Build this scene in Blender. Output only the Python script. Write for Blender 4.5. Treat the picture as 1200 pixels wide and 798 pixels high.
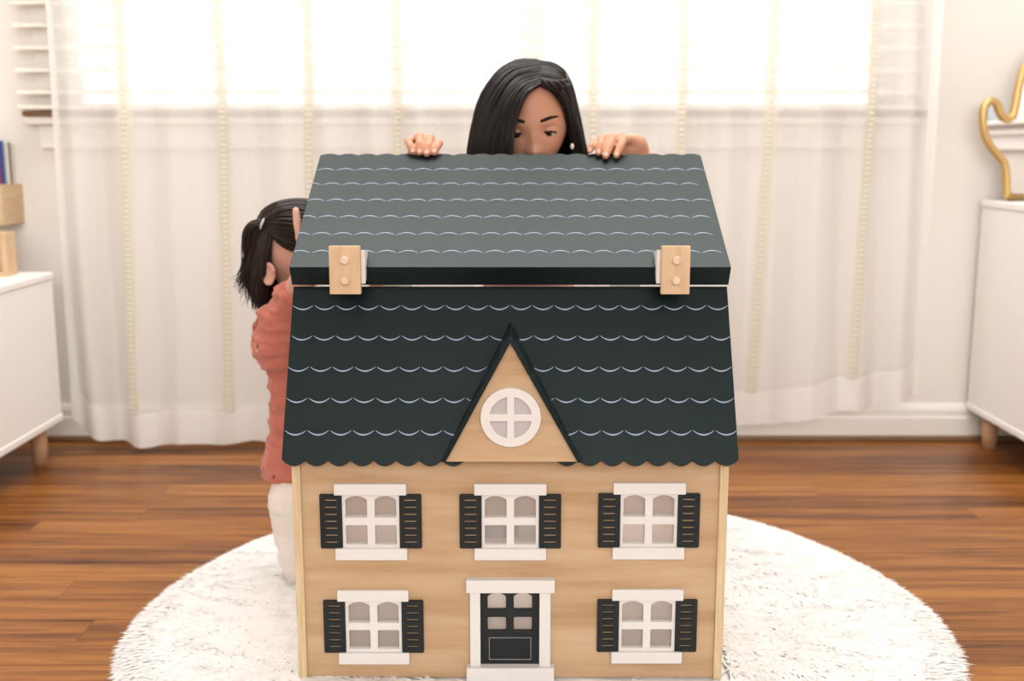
import bpy, bmesh, math, random
import numpy as np
from mathutils import Vector, Matrix, noise as mnoise, Euler

for o in list(bpy.data.objects):
    bpy.data.objects.remove(o, do_unlink=True)
scene = bpy.context.scene
C = scene.collection
random.seed(7)
rng = np.random.default_rng(7)

# ---------------------------------------------------------------- camera
FPX = 1280.0                       # focal length in pixels of the 1200x798 frame
CAM_H = 0.778
PITCH = math.atan(224.0 / FPX)
cam_d = bpy.data.cameras.new('camera')
cam_d.sensor_width = 36.0
cam_d.lens = FPX / 1200.0 * 36.0
cam_d.clip_start = 0.05
cam_d.dof.use_dof = True
cam_d.dof.focus_distance = 1.52
cam_d.dof.aperture_fstop = 3.5
cam = bpy.data.objects.new('camera', cam_d)
C.objects.link(cam)
cam.location = (0, 0, CAM_H)
cam.rotation_euler = (math.pi / 2 - PITCH, 0, 0)
scene.camera = cam

# ---------------------------------------------------------------- sky, daylight, exposure
world = bpy.data.worlds.new('overcast_sky')
scene.world = world
world.use_nodes = True
wb = world.node_tree.nodes['Background']
wb.inputs[0].default_value = (0.93, 0.97, 1.0, 1)
wb.inputs[1].default_value = 1.25


def area(name, loc, rot, sx, sy, power, col):
    l = bpy.data.lights.new(name, 'AREA')
    l.shape = 'RECTANGLE'
    l.size, l.size_y, l.energy, l.color = sx, sy, power, col
    o = bpy.data.objects.new(name, l)
    C.objects.link(o)
    o.location, o.rotation_euler = loc, rot
    return o


area('daylight_curtained_window', (-0.1, 3.25, 1.75), (-math.pi / 2, 0, 0), 2.7, 1.8, 25, (0.97, 0.985, 1.0))
area('daylight_opposite_window', (0.2, -2.28, 1.65), (math.pi / 2, 0, 0), 2.7, 1.5, 62, (1.0, 0.98, 0.955))
area('overhead_fill', (0.0, 2.12, 2.46), (0, 0, 0), 2.4, 1.0, 40, (1.0, 0.985, 0.96))  # added overhead fill without a fixture, brightens the rug and greys the lid
scene.view_settings.view_transform = 'Standard'
scene.view_settings.look = 'None'
scene.view_settings.gamma = 1.0
scene.view_settings.use_curve_mapping = False
scene.view_settings.exposure = 0.46

# ---------------------------------------------------------------- helpers
cP, sP = math.cos(PITCH), math.sin(PITCH)


def ray(px, py):
    a, b = (px - 600) / FPX, (py - 399) / FPX
    return Vector((a, cP - b * sP, -sP - b * cP))


def at(px, py, Y):
    d = ray(px, py)
    t = Y / d.y
    return Vector((d.x * t, Y, CAM_H + d.z * t))


def tag(o, label=None, cat=None, group=None, kind=None):
    if label: o['label'] = label
    if cat: o['category'] = cat
    if group: o['group'] = group
    if kind: o['kind'] = kind
    return o


def empty(name, loc=(0, 0, 0)):
    o = bpy.data.objects.new(name, None)
    o.empty_display_size = 0.05
    C.objects.link(o)
    o.location = loc
    return o


def wm(o):
    l = Matrix.Translation(o.location)
    return l if o.parent is None else wm(o.parent) @ o.matrix_parent_inverse @ l


def link(name, me, mat=None, parent=None, smooth=False):
    if mat is not None and not me.materials:
        me.materials.append(mat)
    if smooth:
        me.polygons.foreach_set('use_smooth', [True] * len(me.polygons))
    o = bpy.data.objects.new(name, me)
    C.objects.link(o)
    if parent is not None:
        o.parent = parent
        o.matrix_parent_inverse = wm(parent).inverted()   # geometry is written in world coordinates
    return o


def from_bm(name, bm, mat=None, parent=None, smooth=False):
    bmesh.ops.recalc_face_normals(bm, faces=bm.faces)
    me = bpy.data.meshes.new(name)
    bm.to_mesh(me)
    bm.free()
    return link(name, me, mat, parent, smooth)


def from_arrays(name, V, F, mat=None, parent=None, smooth=False):
    me = bpy.data.meshes.new(name)
    me.from_pydata([tuple(v) for v in V], [], F)
    me.update()
    return link(name, me, mat, parent, smooth)


def add_box(bm, lo, hi, bev=0.0, M=None):
    lo, hi = Vector(lo), Vector(hi)
    r = bmesh.ops.create_cube(bm, size=1.0)
    vs = r['verts']
    c = (lo + hi) / 2
    s = hi - lo
    for v in vs:
        v.co = Vector((v.co.x * s.x, v.co.y * s.y, v.co.z * s.z)) + c
        if M is not None:
            v.co = M @ v.co
    if bev > 0:
        es = list({e for v in vs for e in v.link_edges})
        bmesh.ops.bevel(bm, geom=es, offset=bev, segments=2, affect='EDGES', profile=0.5)


def box(name, lo, hi, mat, parent=None, bev=0.0, M=None):
    bm = bmesh.new()
    add_box(bm, lo, hi, bev, M)
    return from_bm(name, bm, mat, parent)


def add_prism(bm, poly, M, depth, bev=0.0):
    """polygon in local xy, extruded along local +z by depth; M takes it to the world"""
    n = len(poly)
    v0 = [bm.verts.new(M @ Vector((x, y, 0))) for x, y in poly]
    v1 = [bm.verts.new(M @ Vector((x, y, depth))) for x, y in poly]
    fs = [bm.faces.new(v0[::-1]), bm.faces.new(v1)]
    for i in range(n):
        fs.append(bm.faces.new((v0[i], v0[(i + 1) % n], v1[(i + 1) % n], v1[i])))
    if bev > 0:
        es = list(set(fs[0].edges) | set(fs[1].edges))
        bmesh.ops.bevel(bm, geom=es, offset=bev, segments=2, affect='EDGES', profile=0.5)


def frame(o, x, y):
    """matrix with origin o, x axis, approximate y axis"""
    x = Vector(x).normalized()
    y = Vector(y)
    y = (y - x * y.dot(x)).normalized()
    z = x.cross(y)
    return Matrix(((x.x, y.x, z.x, o[0]), (x.y, y.y, z.y, o[1]), (x.z, y.z, z.z, o[2]), (0, 0, 0, 1)))


def add_tube(bm, pts, rad, seg=8, cap=True, closed=False):
    pts = [Vector(p) for p in pts]
    n = len(pts)
    if not hasattr(rad, '__len__'): rad = [rad] * n
    rings = []
    up = None
    for i, p in enumerate(pts):
        a = pts[(i - 1) % n] if (closed or i > 0) else p
        b = pts[(i + 1) % n] if (closed or i < n - 1) else p
        t = (b - a).normalized()
        if up is None:
            up = Vector((0, 0, 1)) if abs(t.z) < 0.9 else Vector((0, 1, 0))
        u = (up - t * up.dot(t))
        if u.length < 1e-6: u = t.orthogonal()
        u.normalize()
        up = u
        w = t.cross(u)
        rings.append([bm.verts.new(p + (u * math.cos(k * 2 * math.pi / seg) + w * math.sin(k * 2 * math.pi / seg)) * rad[i]) for k in range(seg)])
    for i in range(n if closed else n - 1):
        r0, r1 = rings[i], rings[(i + 1) % n]
        for k in range(seg):
            bm.faces.new((r0[k], r0[(k + 1) % seg], r1[(k + 1) % seg], r1[k]))
    if cap and not closed:
        bm.faces.new(rings[0][::-1])
        bm.faces.new(rings[-1])


def catmull(pts, n):
    pts = [Vector(p) for p in pts]
    P = [pts[0] * 2 - pts[1]] + pts + [pts[-1] * 2 - pts[-2]]
    out = []
    m = len(pts) - 1
    for k in range(n):
        t = k / (n - 1) * m
        i = min(int(t), m - 1)
        f = t - i
        p0, p1, p2, p3 = P[i], P[i + 1], P[i + 2], P[i + 3]
        out.append(0.5 * ((2 * p1) + (p2 - p0) * f + (2 * p0 - 5 * p1 + 4 * p2 - p3) * f * f + (3 * p1 - p0 - 3 * p2 + p3) * f ** 3))
    return out


# ---------------------------------------------------------------- materials
def mat(name, col, rough=0.6, spec=0.4, **kw):
    m = bpy.data.materials.new(name)
    m.use_nodes = True
    b = m.node_tree.nodes['Principled BSDF']
    b.inputs['Base Color'].default_value = (*col, 1)
    b.inputs['Roughness'].default_value = rough
    b.inputs['Specular IOR Level'].default_value = spec
    if 'metal' in kw: b.inputs['Metallic'].default_value = kw['metal']
    if 'sss' in kw:
        b.inputs['Subsurface Weight'].default_value = kw['sss']
        b.inputs['Subsurface Radius'].default_value = (0.012, 0.005, 0.003)
        b.inputs['Subsurface Scale'].default_value = 0.6
    if 'sheen' in kw: b.inputs['Sheen Weight'].default_value = kw['sheen']
    return m


def nodes(m):
    return m.node_tree.nodes, m.node_tree.links, m.node_tree.nodes['Principled BSDF']


def noise_tex(N, L, scale, sc3=(1, 1, 1), detail=4, rough=0.6, coord='Object', off=None):
    tc = N.new('ShaderNodeTexCoord')
    mp = N.new('ShaderNodeMapping')
    mp.inputs['Scale'].default_value = sc3
    L.new(tc.outputs[coord], mp.inputs['Vector'])
    if off is not None: L.new(off, mp.inputs['Location'])
    nt = N.new('ShaderNodeTexNoise')
    nt.inputs['Scale'].default_value = scale
    nt.inputs['Detail'].default_value = detail
    nt.inputs['Roughness'].default_value = rough
    L.new(mp.outputs['Vector'], nt.inputs['Vector'])
    return nt


def ramp(N, L, src, stops):
    r = N.new('ShaderNodeValToRGB')
    e = r.color_ramp.elements
    while len(e) < len(stops): e.new(0.5)
    for el, (p, c) in zip(e, stops):
        el.position = p
        el.color = (*c, 1)
    L.new(src, r.inputs['Fac'])
    return r


def bump(N, L, b, src, strength, dist):
    bp = N.new('ShaderNodeBump')
    bp.inputs['Strength'].default_value = strength
    bp.inputs['Distance'].default_value = dist
    L.new(src, bp.inputs['Height'])
    L.new(bp.outputs['Normal'], b.inputs['Normal'])
    return bp


def wood(name, c0, c1, c2, scale, sc3, rough=0.55, spec=0.3):
    m = mat(name, c1, rough, spec)
    N, L, b = nodes(m)
    n1 = noise_tex(N, L, scale, sc3, 6, 0.62)
    r = ramp(N, L, n1.outputs['Fac'], [(0.3, c0), (0.5, c1), (0.72, c2)])
    L.new(r.outputs['Color'], b.inputs['Base Color'])
    bump(N, L, b, n1.outputs['Fac'], 0.15, 0.0008)
    return m


M_birch = wood('birch_plywood', (0.41, 0.255, 0.13), (0.495, 0.335, 0.198), (0.55, 0.395, 0.25), 5, (0.8, 4, 7))
M_ply_edge = wood('plywood_edge', (0.50, 0.36, 0.20), (0.60, 0.46, 0.28), (0.68, 0.53, 0.34), 14, (30, 30, 1))
M_beech = wood('beech', (0.53, 0.35, 0.20), (0.61, 0.43, 0.265), (0.67, 0.49, 0.32), 10, (7, 7, 1))
M_dowel = wood('dowel_end', (0.62, 0.45, 0.31), (0.70, 0.54, 0.40), (0.76, 0.60, 0.46), 40, (1, 1, 1))
M_leg = wood('cabinet_leg_wood', (0.48, 0.27, 0.15), (0.58, 0.35, 0.21), (0.63, 0.40, 0.25), 12, (6, 6, 1))
M_shelfwood = wood('shelf_pine', (0.50, 0.34, 0.19), (0.60, 0.43, 0.26), (0.66, 0.50, 0.31), 10, (1, 1, 6))
M_white = mat('white_paint', (0.70, 0.675, 0.655), 0.45, 0.3)
M_black = mat('black_paint', (0.010, 0.013, 0.014), 0.5, 0.3)
M_roof = mat('roof_paint', (0.004, 0.0095, 0.0105), 0.40, 0.25)
M_roof.node_tree.nodes['Principled BSDF'].inputs['Specular Tint'].default_value = (0.82, 1.0, 1.0, 1)
N, L, b = nodes(M_roof)
nt = noise_tex(N, L, 900, detail=2)
bump(N, L, b, nt.outputs['Fac'], 0.12, 0.0004)
M_arc = mat('printed_roof_line', (0.30, 0.36, 0.48), 0.5, 0.3)
M_inner = mat('pale_interior', (0.92, 0.82, 0.75), 0.6, 0.2)
M_metal = mat('hinge_steel', (0.6, 0.58, 0.52), 0.3, 0.5, metal=1.0)
M_acrylic = bpy.data.materials.new('hazed_acrylic')
M_acrylic.use_nodes = True
N, L = M_acrylic.node_tree.nodes, M_acrylic.node_tree.links
N.remove(N['Principled BSDF'])
tr = N.new('ShaderNodeBsdfTransparent'); tr.inputs[0].default_value = (0.97, 0.96, 0.95, 1)
gl = N.new('ShaderNodeBsdfGlossy'); gl.inputs['Roughness'].default_value = 0.06
fr = N.new('ShaderNodeFresnel'); fr.inputs['IOR'].default_value = 1.45
mx = N.new('ShaderNodeMixShader')
L.new(fr.outputs[0], mx.inputs[0]); L.new(tr.outputs[0], mx.inputs[1]); L.new(gl.outputs[0], mx.inputs[2])
hz_ = N.new('ShaderNodeBsdfDiffuse'); hz_.inputs[0].default_value = (0.85, 0.74, 0.68, 1)  # pale haze in the pane colour, stands in for brighter rooms behind
m3 = N.new('ShaderNodeMixShader'); m3.inputs[0].default_value = 0.2
M_glass = M_acrylic.copy(); M_glass.name = 'window_glass'
L.new(mx.outputs[0], m3.inputs[1]); L.new(hz_.outputs[0], m3.inputs[2])
L.new(m3.outputs[0], N['Material Output'].inputs['Surface'])
gn = M_glass.node_tree
gn.links.new([n_ for n_ in gn.nodes if n_.type == 'MIX_SHADER' and n_.inputs[0].is_linked][0].outputs[0], gn.nodes['Material Output'].inputs['Surface'])

M_wall = mat('wall_paint', (0.82, 0.785, 0.74), 0.8, 0.2)
M_ceiling = mat('ceiling_paint', (0.88, 0.87, 0.85), 0.9, 0.1)
M_trim = mat('trim_paint', (0.84, 0.81, 0.76), 0.4, 0.35)
M_cab = mat('cabinet_lacquer', (0.86, 0.84, 0.81), 0.4, 0.35)
M_gold = mat('brass_frame', (0.62, 0.42, 0.17), 0.38, 0.5, metal=0.75)
M_mirror = mat('mirror_glass', (0.9, 0.9, 0.9), 0.02, 0.5, metal=1.0)
M_slat = mat('blind_slat', (0.80, 0.75, 0.67), 0.5, 0.3)
M_sillwood = mat('sill_wood', (0.20, 0.11, 0.055), 0.5, 0.3)

# floor planks: per-plank tone and long grain
M_floor = mat('oak_floor', (0.2, 0.07, 0.02), 0.32, 0.3)
N, L, b = nodes(M_floor)
oi = N.new('ShaderNodeObjectInfo')
vm = N.new('ShaderNodeVectorMath'); vm.operation = 'SCALE'
vm.inputs[0].default_value = (17, 9, 5)
L.new(oi.outputs['Random'], vm.inputs['Scale'])
n1 = noise_tex(N, L, 6, (0.35, 6, 1), 8, 0.72, off=vm.outputs[0])
n2 = noise_tex(N, L, 26, (0.16, 8, 1), 6, 0.75, off=vm.outputs[0])
ad = N.new('ShaderNodeMath'); ad.operation = 'MULTIPLY_ADD'
ad.inputs[1].default_value = 0.20
L.new(oi.outputs['Random'], ad.inputs[0]); L.new(n1.outputs['Fac'], ad.inputs[2])
ad2 = N.new('ShaderNodeMath'); ad2.operation = 'MULTIPLY_ADD'; ad2.inputs[1].default_value = 0.7
L.new(n2.outputs['Fac'], ad2.inputs[0]); L.new(ad.outputs[0], ad2.inputs[2])
sub = N.new('ShaderNodeMath'); sub.operation = 'SUBTRACT'; sub.inputs[1].default_value = 0.45
L.new(ad2.outputs[0], sub.inputs[0])
r = ramp(N, L, sub.outputs[0], [(0.27, (0.036, 0.010, 0.002)), (0.38, (0.135, 0.042, 0.008)), (0.50, (0.225, 0.078, 0.014)), (0.68, (0.37, 0.150, 0.032))])
L.new(r.outputs['Color'], b.inputs['Base Color'])
bump(N, L, b, n2.outputs['Fac'], 0.1, 0.0006)

M_rugbase = mat('rug_backing', (0.93, 0.915, 0.90), 0.9, 0.05)
M_fur = bpy.data.materials.new('white_fur')
M_fur.use_nodes = True
N, L, b = nodes(M_fur)
b.inputs['Base Color'].default_value = (0.96, 0.945, 0.93, 1)
b.inputs['Roughness'].default_value = 0.85
b.inputs['Specular IOR Level'].default_value = 0.1
tl = N.new('ShaderNodeBsdfTranslucent'); tl.inputs[0].default_value = (0.96, 0.945, 0.93, 1)
fn = noise_tex(N, L, 28, detail=3)          # soft lie of the pile
va = N.new('ShaderNodeVectorMath'); va.operation = 'MULTIPLY_ADD'
va.inputs[1].default_value = (1.1, 1.1, 0.0); va.inputs[2].default_value = (-0.55, -0.55, 1.0)
L.new(fn.outputs['Color'], va.inputs[0])
vnz = N.new('ShaderNodeVectorMath'); vnz.operation = 'NORMALIZE'
L.new(va.outputs[0], vnz.inputs[0])
L.new(vnz.outputs[0], b.inputs['Normal'])
mx = N.new('ShaderNodeMixShader'); mx.inputs[0].default_value = 0.14
L.new(b.outputs[0], mx.inputs[1]); L.new(tl.outputs[0], mx.inputs[2])
L.new(mx.outputs[0], N['Material Output'].inputs['Surface'])


def cloth_sheer(name, col, transp, transl, weave=True):
    m = bpy.data.materials.new(name)
    m.use_nodes = True
    N, L, b = nodes(m)
    b.inputs['Base Color'].default_value = (*col, 1)
    b.inputs['Roughness'].default_value = 0.9
    b.inputs['Specular IOR Level'].default_value = 0.05
    tl = N.new('ShaderNodeBsdfTranslucent'); tl.inputs[0].default_value = (*col, 1)
    tr = N.new('ShaderNodeBsdfTransparent')
    m1 = N.new('ShaderNodeMixShader'); m1.inputs[0].default_value = transl
    m2 = N.new('ShaderNodeMixShader'); m2.inputs[0].default_value = transp
    L.new(b.outputs[0], m1.inputs[1]); L.new(tl.outputs[0], m1.inputs[2])
    L.new(m1.outputs[0], m2.inputs[1]); L.new(tr.outputs[0], m2.inputs[2])
    L.new(m2.outputs[0], N['Material Output'].inputs['Surface'])
    if weave:
        n1 = noise_tex(N, L, 60, (1, 1, 12), 4, 0.7)
        n2 = noise_tex(N, L, 60, (12, 1, 1), 4, 0.7)
        a = N.new('ShaderNodeMath'); a.operation = 'ADD'
        L.new(n1.outputs['Fac'], a.inputs[0]); L.new(n2.outputs['Fac'], a.inputs[1])
        bump(N, L, b, a.outputs[0], 0.25, 0.001)
    return m


M_curtain = cloth_sheer('sheer_linen', (0.92, 0.905, 0.885), 0.36, 0.34)
M_hem = cloth_sheer('doubled_linen_hem', (0.92, 0.905, 0.885), 0.05, 0.35)
M_lace = cloth_sheer('lace_band', (0.87, 0.83, 0.73), 0.25, 0.55, False)
M_lace2 = cloth_sheer('lace_rungs', (0.92, 0.89, 0.81), 0.1, 0.45, False)

# ---------------------------------------------------------------- room
XL, XR, YB, YF, ZC = -2.0, 2.0, 2.89, -2.3, 2.5


def holed_wall(name, x0, x1, z0, z1, holes, y0, y1, mat_, parent=None, kind=True):
    """vertical panel in xz between y0 and y1 with rectangular holes"""
    xs = sorted({x0, x1} | {h[0] for h in holes} | {h[1] for h in holes})
    zs = sorted({z0, z1} | {h[2] for h in holes} | {h[3] for h in holes})
    solid = {}
    for i in range(len(xs) - 1):
        for j in range(len(zs) - 1):
            cx, cz = (xs[i] + xs[i + 1]) / 2, (zs[j] + zs[j + 1]) / 2
            solid[i, j] = not any(h[0] < cx < h[1] and h[2] < cz < h[3] for h in holes)
    bm = bmesh.new()
    vc = {}

    def v(i, j, k):
        if (i, j, k) not in vc:
            vc[i, j, k] = bm.verts.new((xs[i], (y0, y1)[k], zs[j]))
        return vc[i, j, k]
    for (i, j), s in solid.items():
        if not s: continue
        for k in (0, 1):
            bm.faces.new((v(i, j, k), v(i + 1, j, k), v(i + 1, j + 1, k), v(i, j + 1, k)))
        for di, dj, a, c in ((-1, 0, (i, j), (i, j + 1)), (1, 0, (i + 1, j), (i + 1, j + 1)), (0, -1, (i, j), (i + 1, j)), (0, 1, (i, j + 1), (i + 1, j + 1))):
            if not solid.get((i + di, j + dj), False):
                bm.faces.new((v(*a, 0), v(*c, 0), v(*c, 1), v(*a, 1)))
    return from_bm(name, bm, mat_, parent)


SILL_Z = 0.875
WX0, WX1, WZ1 = -1.175, 0.99, 2.12
tag(holed_wall('wall_back', XL, XR, 0, ZC, [(WX0, WX1, SILL_Z, WZ1)], YB, YB + 0.12, M_wall), kind='structure')
tag(holed_wall('wall_front', XL, XR, 0, ZC, [(-1.2, 1.6, 0.875, 2.25)], YF - 0.12, YF, M_wall), kind='structure')
tag(box('wall_left', (XL - 0.12, YF - 0.12, 0), (XL, YB + 0.12, ZC), M_wall), kind='structure')
TURN = Matrix.Rotation(-math.pi / 2, 4, 'Z')          # local x runs along -Y, local y along +X
wr_ = tag(holed_wall('wall_right', -YB - 0.12, -YF + 0.12, 0, ZC, [(-2.0, -0.3, SILL_Z, 2.12)], XR, XR + 0.12, M_wall), kind='structure')
wr_.data.transform(TURN)
tag(box('ceiling', (XL - 0.12, YF - 0.12, ZC), (XR + 0.12, YB + 0.12, ZC + 0.1), M_ceiling), kind='structure')
floor = tag(box('floor', (XL - 0.12, YF - 0.12, -0.08), (XR + 0.12, YB + 0.12, -0.012), M_floor), kind='structure')

# planks laid side to side: one object each, sharing meshes by length
PW = 0.083
plank_mesh = {}


def plank_me(ln):
    k = round(ln, 2)
    if k not in plank_mesh:
        bm = bmesh.new()
        add_box(bm, (0, 0.0003, -0.012), (k - 0.0004, PW - 0.0003, 0), 0.0004)
        bmesh.ops.recalc_face_normals(bm, faces=bm.faces)
        me = bpy.data.meshes.new('plank')
        bm.to_mesh(me); bm.free()
        me.materials.append(M_floor)
        plank_mesh[k] = me
    return plank_mesh[k]


y = YB - PW
row = 0
while y > 0.72:
    x = XL - random.choice([0.0, 0.3, 0.5, 0.8])
    while x < XR:
        ln = random.choice([0.9, 1.2, 1.5, 1.8])
        o = bpy.data.objects.new('plank', plank_me(ln))
        C.objects.link(o)
        xs = max(x, XL)
        if x < XL or x + ln > XR:
            e = min(x + ln, XR)
            o.data = plank_me(max(round(e - xs, 2), 0.05))
        o.location = (xs, y, 0)
        o.parent = floor
        x += ln
    y -= PW
    row += 1
tag(box('trim_1', (XL, YF, -0.012), (XR, y + PW, 0.0), M_floor), kind='structure')   # plain continuation of the boards behind the camera

# skirting
bm = bmesh.new()
prof = [(0, 0), (-0.018, 0), (-0.018, 0.062), (-0.013, 0.066), (-0.013, 0.083), (-0.008, 0.094), (0, 0.1)]
add_prism(bm, prof, frame((XL, YB, 0), (0, 1, 0), (0, 0, 1)), XR - XL)
tag(from_bm('baseboard_back', bm, M_trim), kind='structure')
tag(box('baseboard_left', (XL, YF, 0), (XL + 0.014, YB - 0.02, 0.1), M_trim, None, 0.003), kind='structure')
tag(box('baseboard_right', (XR - 0.014, YF, 0), (XR, YB - 0.02, 0.1), M_trim, None, 0.003), kind='structure')
bm = bmesh.new()
add_tube(bm, [(XL, YB - 0.021, 0.006), (XR, YB - 0.021, 0.006)], 0.009, 8)
tag(from_bm('trim_2', bm, M_sillwood), kind='structure')


def window(name, x0, x1, z0, z1, yin, yout, s, XF=None):
    """s=-1: the room lies towards -y"""
    w = tag(empty(name, (XF or Matrix()) @ Vector(((x0 + x1) / 2, yin, z0))), kind='structure')
    fr_ = 0.05
    ym = (yin + yout) / 2
    for lo, hi in (((x0, z0), (x0 + fr_, z1)), ((x1 - fr_, z0), (x1, z1)), ((x0 + fr_, z1 - fr_), (x1 - fr_, z1)), ((x0 + fr_, z0), (x1 - fr_, z0 + 0.02))):
        box('frame_member', (lo[0], ym - 0.03, lo[1]), (hi[0], ym + 0.03, hi[1]), M_trim, w, 0.003, XF)
    xm = (x0 + x1) / 2 + (0.135 if XF is None and s < 0 else 0)
    box('mullion', (xm - 0.035, ym - 0.03, z0 + 0.02), (xm + 0.035, ym + 0.03, z1 - fr_), M_trim, w, 0.003, XF)
    zm = (z0 + z1) / 2
    for a, c in ((x0 + fr_, xm - 0.035), (xm + 0.035, x1 - fr_)):
        box('meeting_rail', (a, ym - 0.022, zm - 0.02), (c, ym + 0.022, zm + 0.02), M_trim, w, 0.002, XF)
        for q0, q1 in ((z0 + 0.02, zm - 0.02), (zm + 0.02, z1 - fr_)):
            box('pane', (a, ym - 0.002, q0), (c, ym + 0.002, q1), M_glass, w, 0.0, XF)
    yi = yin + s * 0.02
    for lo, hi in (((x0 - 0.045, z0), (x0 + 0.004, z1 + 0.06)), ((x1 - 0.004, z0), (x1 + 0.045, z1 + 0.06)), ((x0 + 0.004, z1), (x1 - 0.004, z1 + 0.06))):
        box('casing', (lo[0], min(yin, yi), lo[1]), (hi[0], max(yin, yi), hi[1]), M_trim, w, 0.003, XF)
    ys = yin + s * 0.06
    box('sill', (x0 - 0.07, min(ys, ym - s * 0.03), z0 - 0.014), (x1 + 0.07, max(ys, ym - s * 0.03), z0 - 0.0005), M_sillwood, w, 0.003, XF)
    y2 = yin + s * 0.05
    box('apron', (x0 - 0.075, min(yin, y2), z0 - 0.034), (x1 + 0.075, max(yin, y2), z0 - 0.0145), M_trim, w, 0.003, XF)
    y3 = yin + s * 0.022
    box('apron', (x0 - 0.045, min(yin, y3), z0 - 0.095), (x1 + 0.045, max(yin, y3), z0 - 0.0345), M_trim, w, 0.003, XF)
    return w


window('window_1', WX0, WX1, SILL_Z, WZ1, YB, YB + 0.12, -1)
window('window_3', -2.0, -0.3, SILL_Z, 2.12, XR, XR + 0.12, -1, TURN)
window('window_2', -1.2, 1.6, 0.875, 2.25, YF, YF - 0.12, 1)

# ---------------------------------------------------------------- blinds
slat_me = {}


def blind(x0, x1, label):
    t = tag(empty('window_blind', ((x0 + x1) / 2, YB - 0.05, SILL_Z)), label, 'blind', 'blinds in the window behind the curtains')
    k = round(x1 - x0, 3)
    bm = bmesh.new()
    w, th, n = 0.05, 0.003, 6
    M = Matrix.Rotation(math.radians(12), 4, 'X')
    prof = [((i / n - 0.5) * w, 0.004 * (1 - (2 * i / n - 1) ** 2)) for i in range(n + 1)]
    poly = prof + [(a, c - th) for a, c in prof[::-1]]
    add_prism(bm, poly, M @ frame((-k / 2, 0, 0), (0, 1, 0), (0, 0, 1)), k)
    bmesh.ops.recalc_face_normals(bm, faces=bm.faces)
    me = bpy.data.meshes.new('slat')
    bm.to_mesh(me); bm.free()
    me.materials.append(M_slat)
    z = SILL_Z + 0.048
    while z < 2.13:
        o = bpy.data.objects.new('slat', me)
        C.objects.link(o)
        o.parent = t
        o.location = (0, 0, z - SILL_Z)
        z += 0.0545
    box('bottom_rail', (x0, YB - 0.075, SILL_Z + 0.002), (x1, YB - 0.025, SILL_Z + 0.012), M_slat, t, 0.003)
    box('head_rail', (x0, YB - 0.08, 2.14), (x1, YB - 0.02, 2.19), M_slat, t, 0.003)
    for f in (0.08, 0.5, 0.92):
        bm = bmesh.new()
        for dy in (-0.024, 0.024):
            add_tube(bm, [(x0 + (x1 - x0) * f, YB - 0.05 + dy, SILL_Z + 0.02), (x0 + (x1 - x0) * f, YB - 0.05 + dy, 2.15)], 0.0015, 5)
        from_bm('ladder_cord', bm, M_slat, t)


blind(-1.25, -0.005, 'cream slatted window blind behind the curtain nearer the bookshelf')
blind(0.012, 1.035, 'cream slatted window blind behind the curtain nearer the gold mirror')

# ---------------------------------------------------------------- curtains
YC = 2.757
Z_TOP = 2.28


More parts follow.
